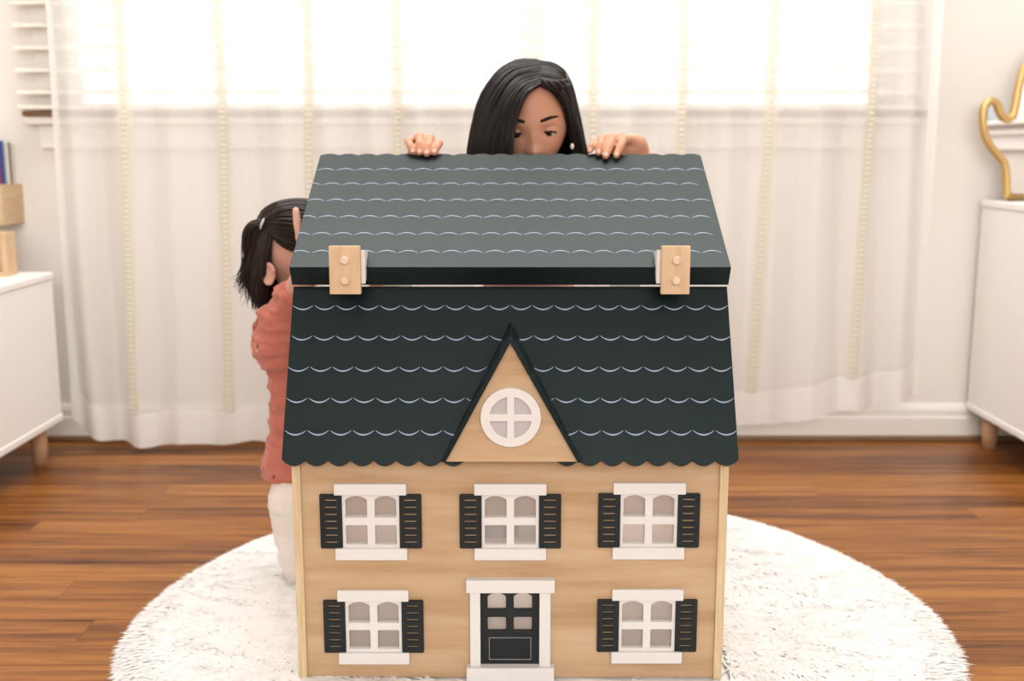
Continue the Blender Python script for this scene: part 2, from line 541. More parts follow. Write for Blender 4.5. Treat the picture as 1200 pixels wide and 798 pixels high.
def curtain(label, top, bot, bands, phase, hem_y, seed):
    """top, bot: edge pixels at y=0 and y=500; hem_y(s): hem pixel row; bands: (px at y=130, px at y=460)"""
    xa0, xa1 = at(top[0], 0, YC).x, at(top[1], 0, YC).x
    xb0, xb1 = at(bot[0], 500, YC).x, at(bot[1], 500, YC).x
    z0, z1 = at(600, 0, YC).z, at(600, 500, YC).z
    t = tag(empty('curtain', ((xb0 + xb1) / 2, YC, 0)), label, 'curtain', 'sheer curtains')

    def edge(z):
        f = (z - z0) / (z1 - z0)
        f = f if f > -0.6 else -0.6 + (f + 0.6) * 0.3
        return xa0 + (xb0 - xa0) * f, xa1 + (xb1 - xa1) * f

    def zb(s):
        return max(at(600, hem_y(s), YC).z, 0.004)

    def Yw(s, z):
        a = 0.015 + 0.008 * math.sin(seed + s * 9)
        sm = 0.012 * math.sin(s * 15 + seed * 1.3 + z * 0.7)
        n = mnoise.noise(Vector((s * 7 + seed, z * 1.3, seed))) * 0.014
        n2 = mnoise.noise(Vector((s * 40 + seed, z * 2.2, 3))) * 0.004
        return YC + a * math.sin(s * 2 * math.pi * 9 + phase + 0.9 * math.sin(z * 1.5 + s * 6)) + sm + n + n2

    def pt(s, z, dy=0.0):
        e0, e1 = edge(z)
        return Vector((e0 + (e1 - e0) * s, Yw(s, z) + dy, z))
    HEM = 0.085
    nx, nz = 220, 70

    def sheet(name, s0, s1, fz0, fz1, m, nx, nz, dy, parent):
        V, F = [], []
        for j in range(nz + 1):
            for i in range(nx + 1):
                s = s0 + (s1 - s0) * i / nx
                za, zb_ = fz0(s), fz1(s)
                V.append(pt(s, za + (zb_ - za) * j / nz, dy))
        w = nx + 1
        for j in range(nz):
            for i in range(nx):
                F.append((j * w + i, j * w + i + 1, (j + 1) * w + i + 1, (j + 1) * w + i))
        return from_arrays(name, V, F, m, parent, True)
    sheet('panel', 0, 1, lambda s: zb(s) + HEM, lambda s: Z_TOP, M_curtain, nx, nz, 0, t)
    sheet('hem', 0, 1, lambda s: zb(s), lambda s: zb(s) + HEM + 0.004, M_hem, nx, 4, -0.002, t)
    for s0 in (0.0, 0.982):
        sheet('side_hem', s0, s0 + 0.018, lambda s: zb(s) + HEM, lambda s: Z_TOP, M_hem, 4, nz, -0.0015, t)
    za, zc = at(600, 130, YC).z, at(600, 460, YC).z
    for p0, p1 in bands:
        e0, e1 = edge(za)
        sa = (at(p0, 130, YC).x - e0) / (e1 - e0)
        e0, e1 = edge(zc)
        sb = (at(p1, 460, YC).x - e0) / (e1 - e0)

        def sc(z):
            return sa + (sb - sa) * (z - za) / (zc - za) if z < za else sa
        hw = 0.0135 / (e1 - e0) * 1.15
        V, F = [], []
        zs0 = zb(sb) + HEM
        nzb = 110
        for j in range(nzb + 1):
            z = zs0 + (Z_TOP - zs0) * j / nzb
            for q in (-1, -0.35, 0.35, 1):
                V.append(pt(sc(z) + q * hw, z, -0.003))
        for j in range(nzb):
            for q in range(3):
                F.append((j * 4 + q, j * 4 + q + 1, j * 4 + q + 5, j * 4 + q + 4))
        lb = from_arrays('lace_band', V, F, M_lace, t, True)
        # ladder stitching: rungs down the middle of the band
        bm = bmesh.new()
        z = zs0 + 0.008
        while z < Z_TOP - 0.02:
            p = pt(sc(z), z, -0.0055)
            add_box(bm, p - Vector((0.0065, 0.0012, 0.003)), p + Vector((0.0065, 0.0012, 0.003)))
            z += 0.0135
        tag(from_bm('stitching', bm, M_lace2, lb), kind='stuff')
    return t


curtain('sheer white linen curtain with lace bands, on the side of the bookshelf', (45, 566), (82, 566),
        [(151, 160), (259.5, 268), (362.7, 366), (464, 463)], 0.4,
        lambda s: 492 + 28 * min(1, s * 9) ** 0.6 + 2.0 * math.sin(s * 40), 1.0)
curtain('sheer white linen curtain with lace bands, on the side of the gold mirror', (604, 1107), (604, 1079),
        [(695, 694), (798, 790), (902, 880), (1021, 996)], 2.1,
        lambda s: 513 - 46 * max(0, (s - 0.35) / 0.65) ** 1.2 + 2.0 * math.sin(s * 30), 5.0)
rod = tag(empty('curtain_rod', (-0.06, YC, Z_TOP)), 'thin brass curtain rod above the window carrying both sheer curtains', 'curtain rod')
bm = bmesh.new(); add_tube(bm, [(-1.5, YC, Z_TOP + 0.0115), (1.38, YC, Z_TOP + 0.0115)], 0.011, 12)
from_bm('pole', bm, M_gold, rod, True)
for x in (-1.42, 0.0, 1.3):
    bm = bmesh.new(); add_tube(bm, [(x, YC, Z_TOP + 0.0115), (x, YB, Z_TOP + 0.0115)], 0.008, 8)
    from_bm('bracket', bm, M_gold, rod, True)

# ---------------------------------------------------------------- cabinets
def cabinet(label, x0, x1, y0, y1, zb, zt, legs, leg_r):
    t = tag(empty('cabinet', ((x0 + x1) / 2, (y0 + y1) / 2, 0)), label, 'cabinet')
    th = 0.018
    box('side_panel', (x0, y0, zb + th), (x0 + th, y1, zt - th), M_cab, t, 0.001)
    box('side_panel', (x1 - th, y0, zb + th), (x1, y1, zt - th), M_cab, t, 0.001)
    box('back_panel', (x0 + th, y1 - 0.008, zb + th), (x1 - th, y1, zt - th), M_cab, t)
    box('top_panel', (x0 - 0.003, y0 - 0.003, zt - th), (x1 + 0.003, y1 + 0.003, zt), M_cab, t, 0.003)
    box('bottom_panel', (x0 - 0.003, y0 - 0.003, zb), (x1 + 0.003, y1 + 0.003, zb + th), M_cab, t, 0.003)
    xm = (x0 + x1) / 2
    for a, c in ((x0 + th + 0.002, xm - 0.0015), (xm + 0.0015, x1 - th - 0.002)):
        d = box('door', (a, y0 - 0.001, zb + th + 0.002), (c, y0 + 0.017, zt - th - 0.002), M_cab, t, 0.001)
        kx = c - 0.04 if c < xm else a + 0.04
        bm = bmesh.new(); add_tube(bm, [(kx, y0 - 0.001, (zb + zt) / 2), (kx, y0 - 0.02, (zb + zt) / 2)], [0.007, 0.013], 12)
        from_bm('knob', bm, M_leg, d, True)
    for lx, ly in legs:
        bm = bmesh.new()
        add_tube(bm, [(lx, ly, 0.0), (lx, ly, zb)], [leg_r * 0.9, leg_r], 16)
        from_bm('leg', bm, M_leg, t, True)
    return t


cabinet('low white cabinet on round wooden legs carrying the wooden display frame', -1.95, -1.143, 2.26, 2.70, 0.10, 0.478,
        [(-1.186, 2.655), (-1.186, 2.33), (-1.9, 2.655), (-1.9, 2.33)], 0.02)
cabinet('taller white cabinet on round wooden legs below the gold mirror', 1.226, 1.95, 2.43, 2.868, 0.09, 0.648,
        [(1.262, 2.80), (1.262, 2.49), (1.9, 2.80), (1.9, 2.49)], 0.021)

# small framed wooden box standing on the low cabinet
t = tag(empty('display_frame', (-1.32, 2.63, 0.478)), 'small pale wooden display frame standing on the low cabinet', 'frame')
fx0, fx1, fy0, fy1, fz0, fz1 = -1.44, -1.206, 2.60, 2.655, 0.478, 0.582
box('rail', (fx0, fy0, fz0), (fx1, fy1, fz0 + 0.012), M_beech, t, 0.001)
box('rail', (fx0, fy0, fz1 - 0.012), (fx1, fy1, fz1), M_beech, t, 0.001)
box('stile', (fx0, fy0, fz0 + 0.012), (fx0 + 0.012, fy1, fz1 - 0.012), M_beech, t, 0.001)
box('stile', (fx1 - 0.012, fy0, fz0 + 0.012), (fx1, fy1, fz1 - 0.012), M_beech, t, 0.001)
box('backing', (fx0 + 0.012, fy1 - 0.02, fz0 + 0.012), (fx1 - 0.012, fy1 - 0.014, fz1 - 0.012), M_shelfwood, t)

# wall shelf and books
SX1 = -1.283
SY0, SY1, SZ0, SZ1 = 2.765, YB, 0.588, 0.69
t = tag(empty('wall_shelf', (-1.5, YB, SZ0)), 'pale wooden box shelf hung on the wall, holding picture books', 'shelf')
box('end_panel', (SX1 - 0.014, SY0, SZ0), (SX1, SY1, SZ1), M_shelfwood, t, 0.001)
box('end_panel', (-1.75, SY0, SZ0), (-1.736, SY1, SZ1), M_shelfwood, t, 0.001)
box('front_rail', (-1.736, SY0, SZ0), (SX1 - 0.014, SY0 + 0.012, SZ1 - 0.004), M_shelfwood, t, 0.001)
box('bottom_board', (-1.736, SY0 + 0.012, SZ0), (SX1 - 0.014, SY1, SZ0 + 0.012), M_shelfwood, t)
box('back_board', (-1.736, SY1 - 0.01, SZ0 + 0.012), (SX1 - 0.014, SY1, SZ1), M_shelfwood, t)
M_paper = mat('book_paper', (0.8, 0.75, 0.66), 0.8, 0.1)
by = SY1 - 0.0105
for cname, col, th, h, dxr, lab in (('cream', (0.72, 0.64, 0.5), 0.009, 0.192, 0.0, 'cream book standing rearmost on the wall shelf'),
                                    ('brown', (0.07, 0.035, 0.03), 0.008, 0.196, 0.0008, 'dark brown book in front of the cream one on the wall shelf'),
                                    ('white', (0.75, 0.74, 0.70), 0.015, 0.198, 0.001, 'thick white book between the brown and grey books on the wall shelf'),
                                    ('grey', (0.50, 0.47, 0.42), 0.010, 0.194, 0.002, 'grey book behind the blue one on the wall shelf'),
                                    ('blue', (0.03, 0.07, 0.32), 0.016, 0.200, 0.0, 'blue picture book on the wall shelf'),
                                    ('red', (0.42, 0.06, 0.05), 0.012, 0.188, 0.004, 'red picture book foremost on the wall shelf')):
    x1 = SX1 - 0.0145 - dxr
    x0, y1, y0, z0 = x1 - 0.21, by, by - th, SZ0 + 0.012
    b = tag(empty('book', ((x0 + x1) / 2, (y0 + y1) / 2, z0)), lab, 'book', 'picture books on the wall shelf')
    mc = mat('book_cover_' + cname, col, 0.5, 0.3)
    box('page_block', (x0 + 0.004, y0 + 0.0018, z0 + 0.003), (x1 - 0.002, y1 - 0.0018, z0 + h - 0.003), M_paper, b)
    box('cover', (x0, y0, z0), (x1, y0 + 0.0016, z0 + h), mc, b)
    box('cover', (x0, y1 - 0.0016, z0), (x1, y1, z0 + h), mc, b)
    box('spine', (x1 - 0.0018, y0 + 0.0016, z0), (x1, y1 - 0.0016, z0 + h), mc, b)
    by -= th + 0.002

# ---------------------------------------------------------------- mirror with the wavy gold frame
YM = 2.80
half = [(1180, 236), (1179, 205), (1176, 190), (1166, 178), (1156, 163), (1152, 145), (1153, 127), (1160, 118.5), (1168, 122), (1172, 133), (1178, 139), (1186, 137), (1190, 122), (1194, 100), (1203, 74), (1222, 52), (1250, 42)]
full = half + [(2500 - x, y) for x, y in half[-2::-1]]
t = tag(empty('wall_mirror', at(1250, 236, YM)), 'wavy gold framed mirror standing on the taller cabinet', 'mirror')
tilt = lambda p: Vector((p.x, YM + (p.z - 0.65) * 0.0, p.z))
ptsF = [tilt(p) for p in catmull([at(x, y, YM) for x, y in full], 150)]
zmin = 0.648 + 0.0105
for p in ptsF: p.z = max(p.z, zmin)
bm = bmesh.new()
add_tube(bm, ptsF, 0.0105, 10, closed=True)
from_bm('frame', bm, M_gold, t, True)
bm = bmesh.new()
vs = [bm.verts.new(p + Vector((0, 0.0, 0))) for p in ptsF]
f = bm.faces.new(vs)
ex = bmesh.ops.extrude_face_region(bm, geom=[f])
for v in [g for g in ex['geom'] if isinstance(g, bmesh.types.BMVert)]: v.co.y += 0.004
bmesh.ops.triangulate(bm, faces=[fc for fc in bm.faces if len(fc.verts) > 4])
from_bm('glass', bm, M_mirror, t)

# ---------------------------------------------------------------- fur rug
RC, RR, RT = Vector((0.042, 1.70)), 0.645, 0.026
t = tag(empty('fur_rug', (RC.x, RC.y, 0)), 'round white faux fur rug under the dollhouse', 'rug')
V, F = [], []
nr, na = 40, 128
V.append((RC.x, RC.y, RT))
for i in range(1, nr + 1):
    for k in range(na):
        a = k * 2 * math.pi / na
        rr = RR * i / nr
        z = RT - 0.018 * max(0, (i / nr - 0.93) / 0.07) ** 2 + 0.004 * mnoise.noise(Vector((math.cos(a) * rr * 14, math.sin(a) * rr * 14, 2)))
        V.append((RC.x + rr * math.cos(a), RC.y + rr * math.sin(a), z))
for k in range(na): F.append((0, 1 + k, 1 + (k + 1) % na))
for i in range(1, nr):
    for k in range(na):
        F.append((1 + (i - 1) * na + k, 1 + i * na + k, 1 + i * na + (k + 1) % na, 1 + (i - 1) * na + (k + 1) % na))
base = len(V)
for k in range(na):
    a = k * 2 * math.pi / na
    V.append((RC.x + RR * math.cos(a), RC.y + RR * math.sin(a), 0.0005))
for k in range(na):
    F.append((1 + (nr - 1) * na + k, base + k, base + (k + 1) % na, 1 + (nr - 1) * na + (k + 1) % na))
F.append(tuple(base + k for k in range(na))[::-1])
from_arrays('backing', V, F, M_rugbase, t, True)
# pile
NB = 150000
u = rng.random(NB)
ang = rng.random(NB) * 2 * np.pi
rad = RR * np.sqrt(u)
ne = 16000
ang = np.concatenate([ang, rng.random(ne) * 2 * np.pi])
rad = np.concatenate([rad, RR * (1 - 0.03 * rng.random(ne) ** 1.5)])
px_, py_ = RC.x + rad * np.cos(ang), RC.y + rad * np.sin(ang)
keep = ~((np.abs(px_) < 0.312) & (py_ > 1.458) & (py_ < 1.765))
keep &= ~((px_ - (-0.36)) ** 2 + (py_ - 1.842) ** 2 < 0.036 ** 2)
px_, py_, rad, ang = px_[keep], py_[keep], rad[keep], ang[keep]
n = len(px_)
fl = ang + 0.9 * np.sin(px_ * 9 + 1.3) + 0.7 * np.cos(py_ * 11 + px_ * 5) + rng.normal(0, 0.5, n)
edge = np.clip((rad / RR - 0.9) / 0.1, 0, 1)
dx, dy = np.cos(fl), np.sin(fl)
ln = 0.023 + 0.012 * rng.random(n)
lean = 0.75 + 0.25 * rng.random(n)
z0 = RT - 0.002 - 0.018 * edge ** 2 + 0.0008 * rng.random(n)
clump = 0.5 + 0.5 * np.sin(px_ * 47 + 3 * np.sin(py_ * 29)) * np.cos(py_ * 53)
hz = (0.0060 + 0.0025 * clump) * (1 - 0.55 * edge)
w = 0.0015 + 0.0009 * rng.random(n)
P0 = np.c_[px_, py_, z0]
P1 = np.c_[px_ + dx * ln * 0.45 * lean, py_ + dy * ln * 0.45 * lean, z0 + hz]
P2 = np.c_[px_ + dx * ln * lean, py_ + dy * ln * lean, np.maximum(z0 + hz * 0.9, 0.003)]
side = np.c_[-dy, dx, np.zeros(n)]
side /= np.linalg.norm(side, axis=1)[:, None] + 1e-9
side *= -w[:, None]
VV = np.stack([P0 - side, P0 + side, P1 + side, P1 - side, P2], 1).reshape(-1, 3)
idx = np.arange(n) * 5
quads = np.c_[idx, idx + 1, idx + 2, idx + 3]
tris = np.c_[idx + 3, idx + 2, idx + 4]
me = bpy.data.meshes.new('pile')
me.vertices.add(len(VV)); me.vertices.foreach_set('co', VV.ravel())
me.loops.add(n * 7); me.polygons.add(n * 2)
loops = np.concatenate([quads.ravel(), tris.ravel()])
me.loops.foreach_set('vertex_index', loops.astype(np.int32))
ls = np.concatenate([np.arange(n) * 4, n * 4 + np.arange(n) * 3])
me.polygons.foreach_set('loop_start', ls.astype(np.int32))
me.update(calc_edges=True)
vn = np.repeat(np.c_[dx * 0.18, dy * 0.18, np.ones(n)], 5, axis=0) + rng.normal(0, 0.05, (n * 5, 3))
vn /= np.linalg.norm(vn, axis=1)[:, None]
me.polygons.foreach_set('use_smooth', np.ones(n * 2, dtype=bool))
me.normals_split_custom_set_from_vertices(vn.tolist())
tag(link('pile', me, M_fur, t), kind='stuff')

# ---------------------------------------------------------------- dollhouse
HB = 0.030                    # underside of the house, resting in the pile
YH = 1.465                    # front wall plane
HW = 0.303                    # half width
RW = 0.312                    # half width of the roof panels
LIP = Vector((0, 1.436, 0.354)); RID = Vector((0, 1.5625, 0.5855))
LF = Vector((0, 1.537, 0.614)); LB = Vector((0, 1.821, 0.771))
YHB = 1.755
house = tag(empty('dollhouse', (0, 1.6, HB)), 'wooden dollhouse with black scalloped roof and shuttered windows, roof lid raised', 'dollhouse')
XO = -0.0025


def zat(py, Y=YH - 0.004): return at(600, py, Y).z
def xat(px, py, Y=YH - 0.004): return at(px, py, Y).x


T_S = 0.012
wins = []
for cx, cy in ((435.0, 610), (598.0, 610), (760.0, 609), (438.3, 733), (757.8, 732)):
    p = at(cx, cy, YH)
    wins.append((p.x, p.z))
hw_, hh_ = 0.0405, 0.0405
holes = [(x - hw_, x + hw_, z - hh_, z + hh_) for x, z in wins]
dx0, dx1 = xat(563, 735), xat(632, 735)
dz0, dz1 = zat(779), zat(690)
holes.append((dx0, dx1, dz0, dz1))
FW_TOP = 0.372
holed_wall('front_wall', -HW + T_S + XO, HW - T_S + XO, HB, FW_TOP, holes, YH, YH + 0.008, M_birch, house)
# side walls follow the gable
sd = (RID - LIP).normalized()
off = Vector((0, -sd.z, sd.y))           # outward normal of the front slope
zf = LIP.z + (YH - 0.006 - LIP.y) / sd.y * sd.z
pw = [(YH - 0.006, HB), (YHB, HB), (YHB, 0.30), (RID.y + 0.012, RID.z - 0.02), (RID.y - 0.004, RID.z - 0.02), (YH - 0.006, zf - 0.02)]
for s in (-1, 1):
    x = XO + (HW - T_S if s > 0 else -HW)
    bm = bmesh.new()
    add_prism(bm, pw, frame((x, 0, 0), (0, 1, 0), (0, 0, 1)), T_S, 0.0008)
    from_bm('side_wall', bm, M_ply_edge, house)
MIDZ = 0.180
xi0, xi1 = -HW + T_S + XO, HW - T_S + XO
box('base_board', (xi0, YH + 0.008, HB), (xi1, YHB, HB + 0.01), M_inner, house)
bm = bmesh.new()
add_box(bm, (xi0, YH + 0.008, MIDZ - 0.008), (-0.1, YHB, MIDZ))
add_box(bm, (0.1, YH + 0.008, MIDZ - 0.008), (xi1, YHB, MIDZ))
add_box(bm, (-0.1, YH + 0.008, MIDZ - 0.008), (0.1, 1.625, MIDZ))
from_bm('upper_floor', bm, M_inner, house)
for x in (-0.106, 0.1):
    box('partition', (x, YH + 0.008, HB + 0.01), (x + 0.006, YHB, MIDZ - 0.008), M_inner, house)
    box('partition', (x, YH + 0.008, MIDZ), (x + 0.006, YHB, 0.335), M_inner, house)
for a, c in ((xi0, -0.106), (0.106, xi1)):
    box('back_wall', (a, YHB - 0.008, MIDZ), (c, YHB, 0.222), M_inner, house)


box('back_wall', (-0.1, 1.70, 0.184), (0.1, 1.706, 0.27), M_inner, house)


def arch(w, h, rise, n=8):
    """closed outline of a pane with a curved head, centred at its lower middle"""
    pts = [(-w / 2, 0), (w / 2, 0), (w / 2, h - rise)]
    for k in range(1, n):
        f = k / n
        x = w / 2 - w * f
        pts.append((x, h - rise + rise * math.sin(math.pi * f) ** 0.8))
    pts.append((-w / 2, h - rise))
    return pts


def holed_plate(name, outer, hs, y0, y1, m, parent, fillet=0.0):
    """plate in xz with polygonal holes, from y0 (front) to y1"""
    bm = bmesh.new()
    es = []
    for poly in [outer] + hs:
        vs = [bm.verts.new((x, y0, z)) for x, z in poly]
        for i in range(len(vs)): es.append(bm.edges.new((vs[i], vs[(i + 1) % len(vs)])))
    bmesh.ops.triangle_fill(bm, edges=es, use_beauty=True, use_dissolve=False)
    # drop any triangles filled inside a hole
    def inside(p, poly):
        c = False
        for i in range(len(poly)):
            (x0, z0), (x1, z1) = poly[i], poly[i - 1]
            if (z0 > p[1]) != (z1 > p[1]) and p[0] < (x1 - x0) * (p[1] - z0) / (z1 - z0) + x0: c = not c
        return c
    bad = []
    for f in bm.faces:
        ce = f.calc_center_median()
        if any(inside((ce.x, ce.z), h) for h in hs): bad.append(f)
    bmesh.ops.delete(bm, geom=bad, context='FACES_ONLY')
    ex = bmesh.ops.extrude_face_region(bm, geom=list(bm.faces))
    for g in ex['geom']:
        if isinstance(g, bmesh.types.BMVert): g.co.y = y1
    return from_bm(name, bm, m, parent)


def rrect(x0, x1, z0, z1, r, n=3):
    out = []
    for cx, cz, a0 in ((x1 - r, z1 - r, 0), (x0 + r, z1 - r, 90), (x0 + r, z0 + r, 180), (x1 - r, z0 + r, 270)):
        for k in range(n + 1):
            a = math.radians(a0 + 90 * k / n)
            out.append((cx + r * math.cos(a), cz + r * math.sin(a)))
    return out


for (x, z) in wins:
    # sash: 2 x 2 lights, the upper pair with curved heads
    hs = []
    pw_, ph0, ph1 = 0.0305, 0.0285, 0.0315
    for sx in (-1, 1):
        cx = x + sx * 0.0205
        hs.append(rrect(cx - pw_ / 2, cx + pw_ / 2, z - 0.0345, z - 0.0345 + ph0, 0.0015))
        hs.append([(cx + a, z + 0.005 + c) for a, c in arch(pw_, ph1, 0.0055)])
    sash = holed_plate('window', [(x - hw_, z - hh_), (x + hw_, z - hh_), (x + hw_, z + hh_), (x - hw_, z + hh_)], hs, YH - 0.002, YH + 0.006, M_white, house)
    for sx in (-1, 1):
        cx = x + sx * 0.0205
        for za, zb_ in ((z - 0.036, z - 0.0045), (z + 0.0035, z + 0.038)):
            box('pane', (cx - 0.0165, YH + 0.0062, za), (cx + 0.0165, YH + 0.0072, zb_), M_acrylic, sash)
    box('lintel', (x - 0.0505, YH - 0.007, z + hh_ - 0.002), (x + 0.0505, YH, z + hh_ + 0.0145), M_white, sash, 0.0012)
    box('sill', (x - 0.0505, YH - 0.008, z - hh_ - 0.0155), (x + 0.0505, YH, z - hh_ + 0.0015), M_white, sash, 0.0012)
    for sx in (-1, 1):
        c = x + sx * 0.0555
        o_ = rrect(c - 0.0155, c + 0.0155, z - 0.0395, z + 0.0395, 0.002)
        sl = []
        for k in range(7):
            zc = z + 0.0305 - k * 0.0102
            sl.append(rrect(c - 0.0085, c + 0.0085, zc - 0.0014, zc + 0.0014, 0.0009, 2))
        holed_plate('shutter', o_, sl, YH - 0.0045, YH - 0.0012, M_black, sash)

# door
xm = (dx0 + dx1) / 2
dw = dx1 - dx0
hs = []
for sx in (-1, 1):
    cx = xm + sx * dw * 0.222
    w_ = dw * 0.31
    zl, zu = zat(741), zat(724)
    hs.append(rrect(cx - w_ / 2, cx + w_ / 2, zl, zu, 0.002))
    z2, z3 = zat(716), zat(695.5)
    hs.append([(cx + a, z2 + c) for a, c in arch(w_, z3 - z2, 0.0055)])
door = holed_plate('door', [(dx0, dz0), (dx1, dz0), (dx1, dz1), (dx0, dz1)], hs, YH - 0.001, YH + 0.007, M_black, house)
for sx in (-1, 1):
    cx = xm + sx * dw * 0.222
    box('pane', (cx - 0.0145, YH + 0.0072, zat(743)), (cx + 0.0145, YH + 0.0082, zat(694)), M_acrylic, door)
M_line = mat('thin_grey_print', (0.28, 0.30, 0.32), 0.5)
bm = bmesh.new()
lx0, lx1, lz0, lz1 = xat(573, 760), xat(622.5, 760), zat(774), zat(748)
for lo, hi in (((lx0, lz0), (lx1, lz0 + 0.0008)), ((lx0, lz1 - 0.0008), (lx1, lz1)), ((lx0, lz0), (lx0 + 0.0008, lz1)), ((lx1 - 0.0008, lz0), (lx1, lz1))):
    add_box(bm, (lo[0], YH - 0.0016, lo[1]), (hi[0], YH - 0.0009, hi[1]))
from_bm('panel_outline', bm, M_line, door)
dfp = box('door_lintel', (xat(546.5, 685), YH - 0.013, zat(692.5)), (xat(650, 685), YH, zat(677.5)), M_white, house, 0.001)
box('door_jamb', (xat(551, 735), YH - 0.009, zat(779)), (dx0, YH, zat(692.5)), M_white, house, 0.0008)
box('door_jamb', (dx1, YH - 0.009, zat(779)), (xat(645, 735), YH, zat(692.5)), M_white, house, 0.0008)
box('door_step', (xat(547, 785), YH - 0.016, HB - 0.001), (xat(649, 785), YH, zat(779)), M_white, house, 0.001)

# roof: front slope with a scalloped lip
NS = 20
pitch = 2 * RW / NS
SL = (RID - LIP).length


def scallop_poly(length, rise, notch=0.0):
    """panel in local x (width) and y (from scalloped edge 0 up to length)"""
    pts = []
    done = False
    for k in range(NS):
        x0 = -RW + k * pitch
        if abs(x0 + pitch / 2) < notch:
            if not done: pts += [(x0, rise), (x0, 0.022), (-x0, 0.022)]; done = True
            continue
        for j in range(9):
            f = j / 9
            pts.append((x0 + f * pitch, rise * (1 - math.sin(math.pi * f) ** 0.75)))
    pts += [(RW, rise), (RW, length), (-RW, length)]
    return pts


def arc_rows(M, rows, sag, parent, skip=None):
    """printed rows of arcs just proud of the panel: local y of the cusps"""
    for r_, (y, ph) in enumerate(rows):
        V, F = [], []
        k0 = -RW + ph * pitch
        k = k0
        while k < RW - 0.25 * pitch:
            a0, a1 = k + 0.04 * pitch, k + 0.96 * pitch
            base_ = len(V)
            nn = 10
            for j in range(nn + 1):
                f = j / nn
                x = min(max(a0 + (a1 - a0) * f, -RW), RW)
                wd = 0.00042 + 0.0006 * math.sin(math.pi * f)
                yy = y - sag * math.sin(math.pi * f) ** 0.85
                V.append(M @ Vector((x, yy - wd, 0.00025)))
                V.append(M @ Vector((x, yy + wd, 0.00025)))
            for j in range(nn):
                q = base_ + 2 * j
                F.append((q, q + 2, q + 3, q + 1))
            k += pitch
        from_arrays('scallop_line', V, F, M_arc, parent)


def slope_y(py, P, d, Yguess=None):
    """distance along a slope (origin P, direction d in yz) where pixel row py meets it"""
    r_ = ray(600, py)
    # P + s d = (0,0,CAM_H) + t r
    a, b_, c_, d_ = d.y, -r_.y, d.z, -r_.z
    e, f_ = -P.y, CAM_H - P.z
    det = a * d_ - b_ * c_
    return (e * d_ - b_ * f_) / det


Mr = frame(LIP + Vector((XO, 0, 0)), (1, 0, 0), sd)      # local z = outward
if Mr.col[2].y > 0: pass
bm = bmesh.new()
add_prism(bm, scallop_poly(SL - 0.002, 0.0088, 0.06), Mr @ Matrix.Translation((0, 0, -0.008)), 0.008, 0.0006)
roof = from_bm('roof_panel', bm, M_roof, house)
arc_rows(Mr, [(slope_y(py, LIP, sd), ph) for py, ph in ((358, 0.0), (393.5, 0.05), (430, -0.02), (466.5, 0.0), (504.5, 0.03))], 0.0062, roof)

# raised lid
ld = (LB - LF).normalized()
LL = (LB - LF).length
Ml = frame(LB + Vector((XO, 0, 0)), (-1, 0, 0), -ld)     # local y from the scalloped far edge towards the hinge, z outward (up)
bm = bmesh.new()
TH = 0.031
add_prism(bm, scallop_poly(LL, 0.0055), Ml @ Matrix.Translation((0, 0, -0.012)), 0.012, 0.0006)
lid = from_bm('roof_lid', bm, M_roof, house)
arc_rows(Ml, [(LL - slope_y(py, LF, ld) + 0.001, ph) for py, ph in ((199.5, 0.0), (216.5, 0.5), (235.5, 0.1), (255, 0.3), (275, 0.4), (296, 0.2))], 0.0062, lid)
# the lid's deep front edge and end rails
bm = bmesh.new()
add_box(bm, (-RW, LL - 0.014, -TH), (RW, LL - 0.0005, -0.012), 0.0, Ml)
for s in (-1, 1):
    add_box(bm, (s * RW - (0.012 if s > 0 else 0), LL - 0.10, -TH), (s * RW + (0.012 if s < 0 else 0), LL - 0.014, -0.012), 0.0, Ml)
from_bm('edge_rail', bm, M_roof, lid)
# hinge line
for pxa, pxb in ((448, 483), (714, 750)):
    bm = bmesh.new()
    a, b_ = at(pxa, 335.5, RID.y - 0.006), at(pxb, 335.5, RID.y - 0.006)
    z = RID.z + 0.001
    for k in range(5):
        f0, f1 = k / 5 + 0.01, (k + 1) / 5 - 0.01
        add_tube(bm, [(a.x + (b_.x - a.x) * f0, RID.y - 0.006, z), (a.x + (b_.x - a.x) * f1, RID.y - 0.006, z)], 0.0022, 8)
    from_bm('hinge', bm, M_metal, house)
# stop blocks with two dowels
for x0, x1, s in ((386.5, 421.5, 1), (774.5, 809.5, -1)):
    Yb = 1.515
    pa, pb = at(x0, 345, Yb), at(x1, 288.5, Yb)
    blk = box('stop_block', (pa.x, Yb, pa.z), (pb.x, Yb + 0.01, pb.z), M_beech, lid, 0.0008)
    for f in (0.29, 0.71):
        bm = bmesh.new()
        c = Vector(((pa.x + pb.x) / 2 + 0.0005, Yb, pa.z + (pb.z - pa.z) * f))
        add_tube(bm, [c, c + Vector((0, -0.005, 0)), c + Vector((0, -0.0062, 0))], [0.0058, 0.0058, 0.0048], 16)
        from_bm('dowel', bm, M_dowel, blk, False)
    bm = bmesh.new()
    xw = pb.x if s > 0 else pa.x
    wl, wh = (xw - 0.03, xw + 0.0055) if s > 0 else (xw - 0.0055, xw + 0.03)
    poly = [(Yb + 0.01, pa.z + 0.014), (Yb + 0.022, pa.z + 0.020), (Yb + 0.032, pb.z - 0.022), (Yb + 0.045, pb.z - 0.012), (Yb + 0.01, pb.z - 0.006)]
    add_prism(bm, poly, frame((wl, 0, 0), (0, 1, 0), (0, 0, 1)), wh - wl)
    from_bm('wedge', bm, M_white, blk)

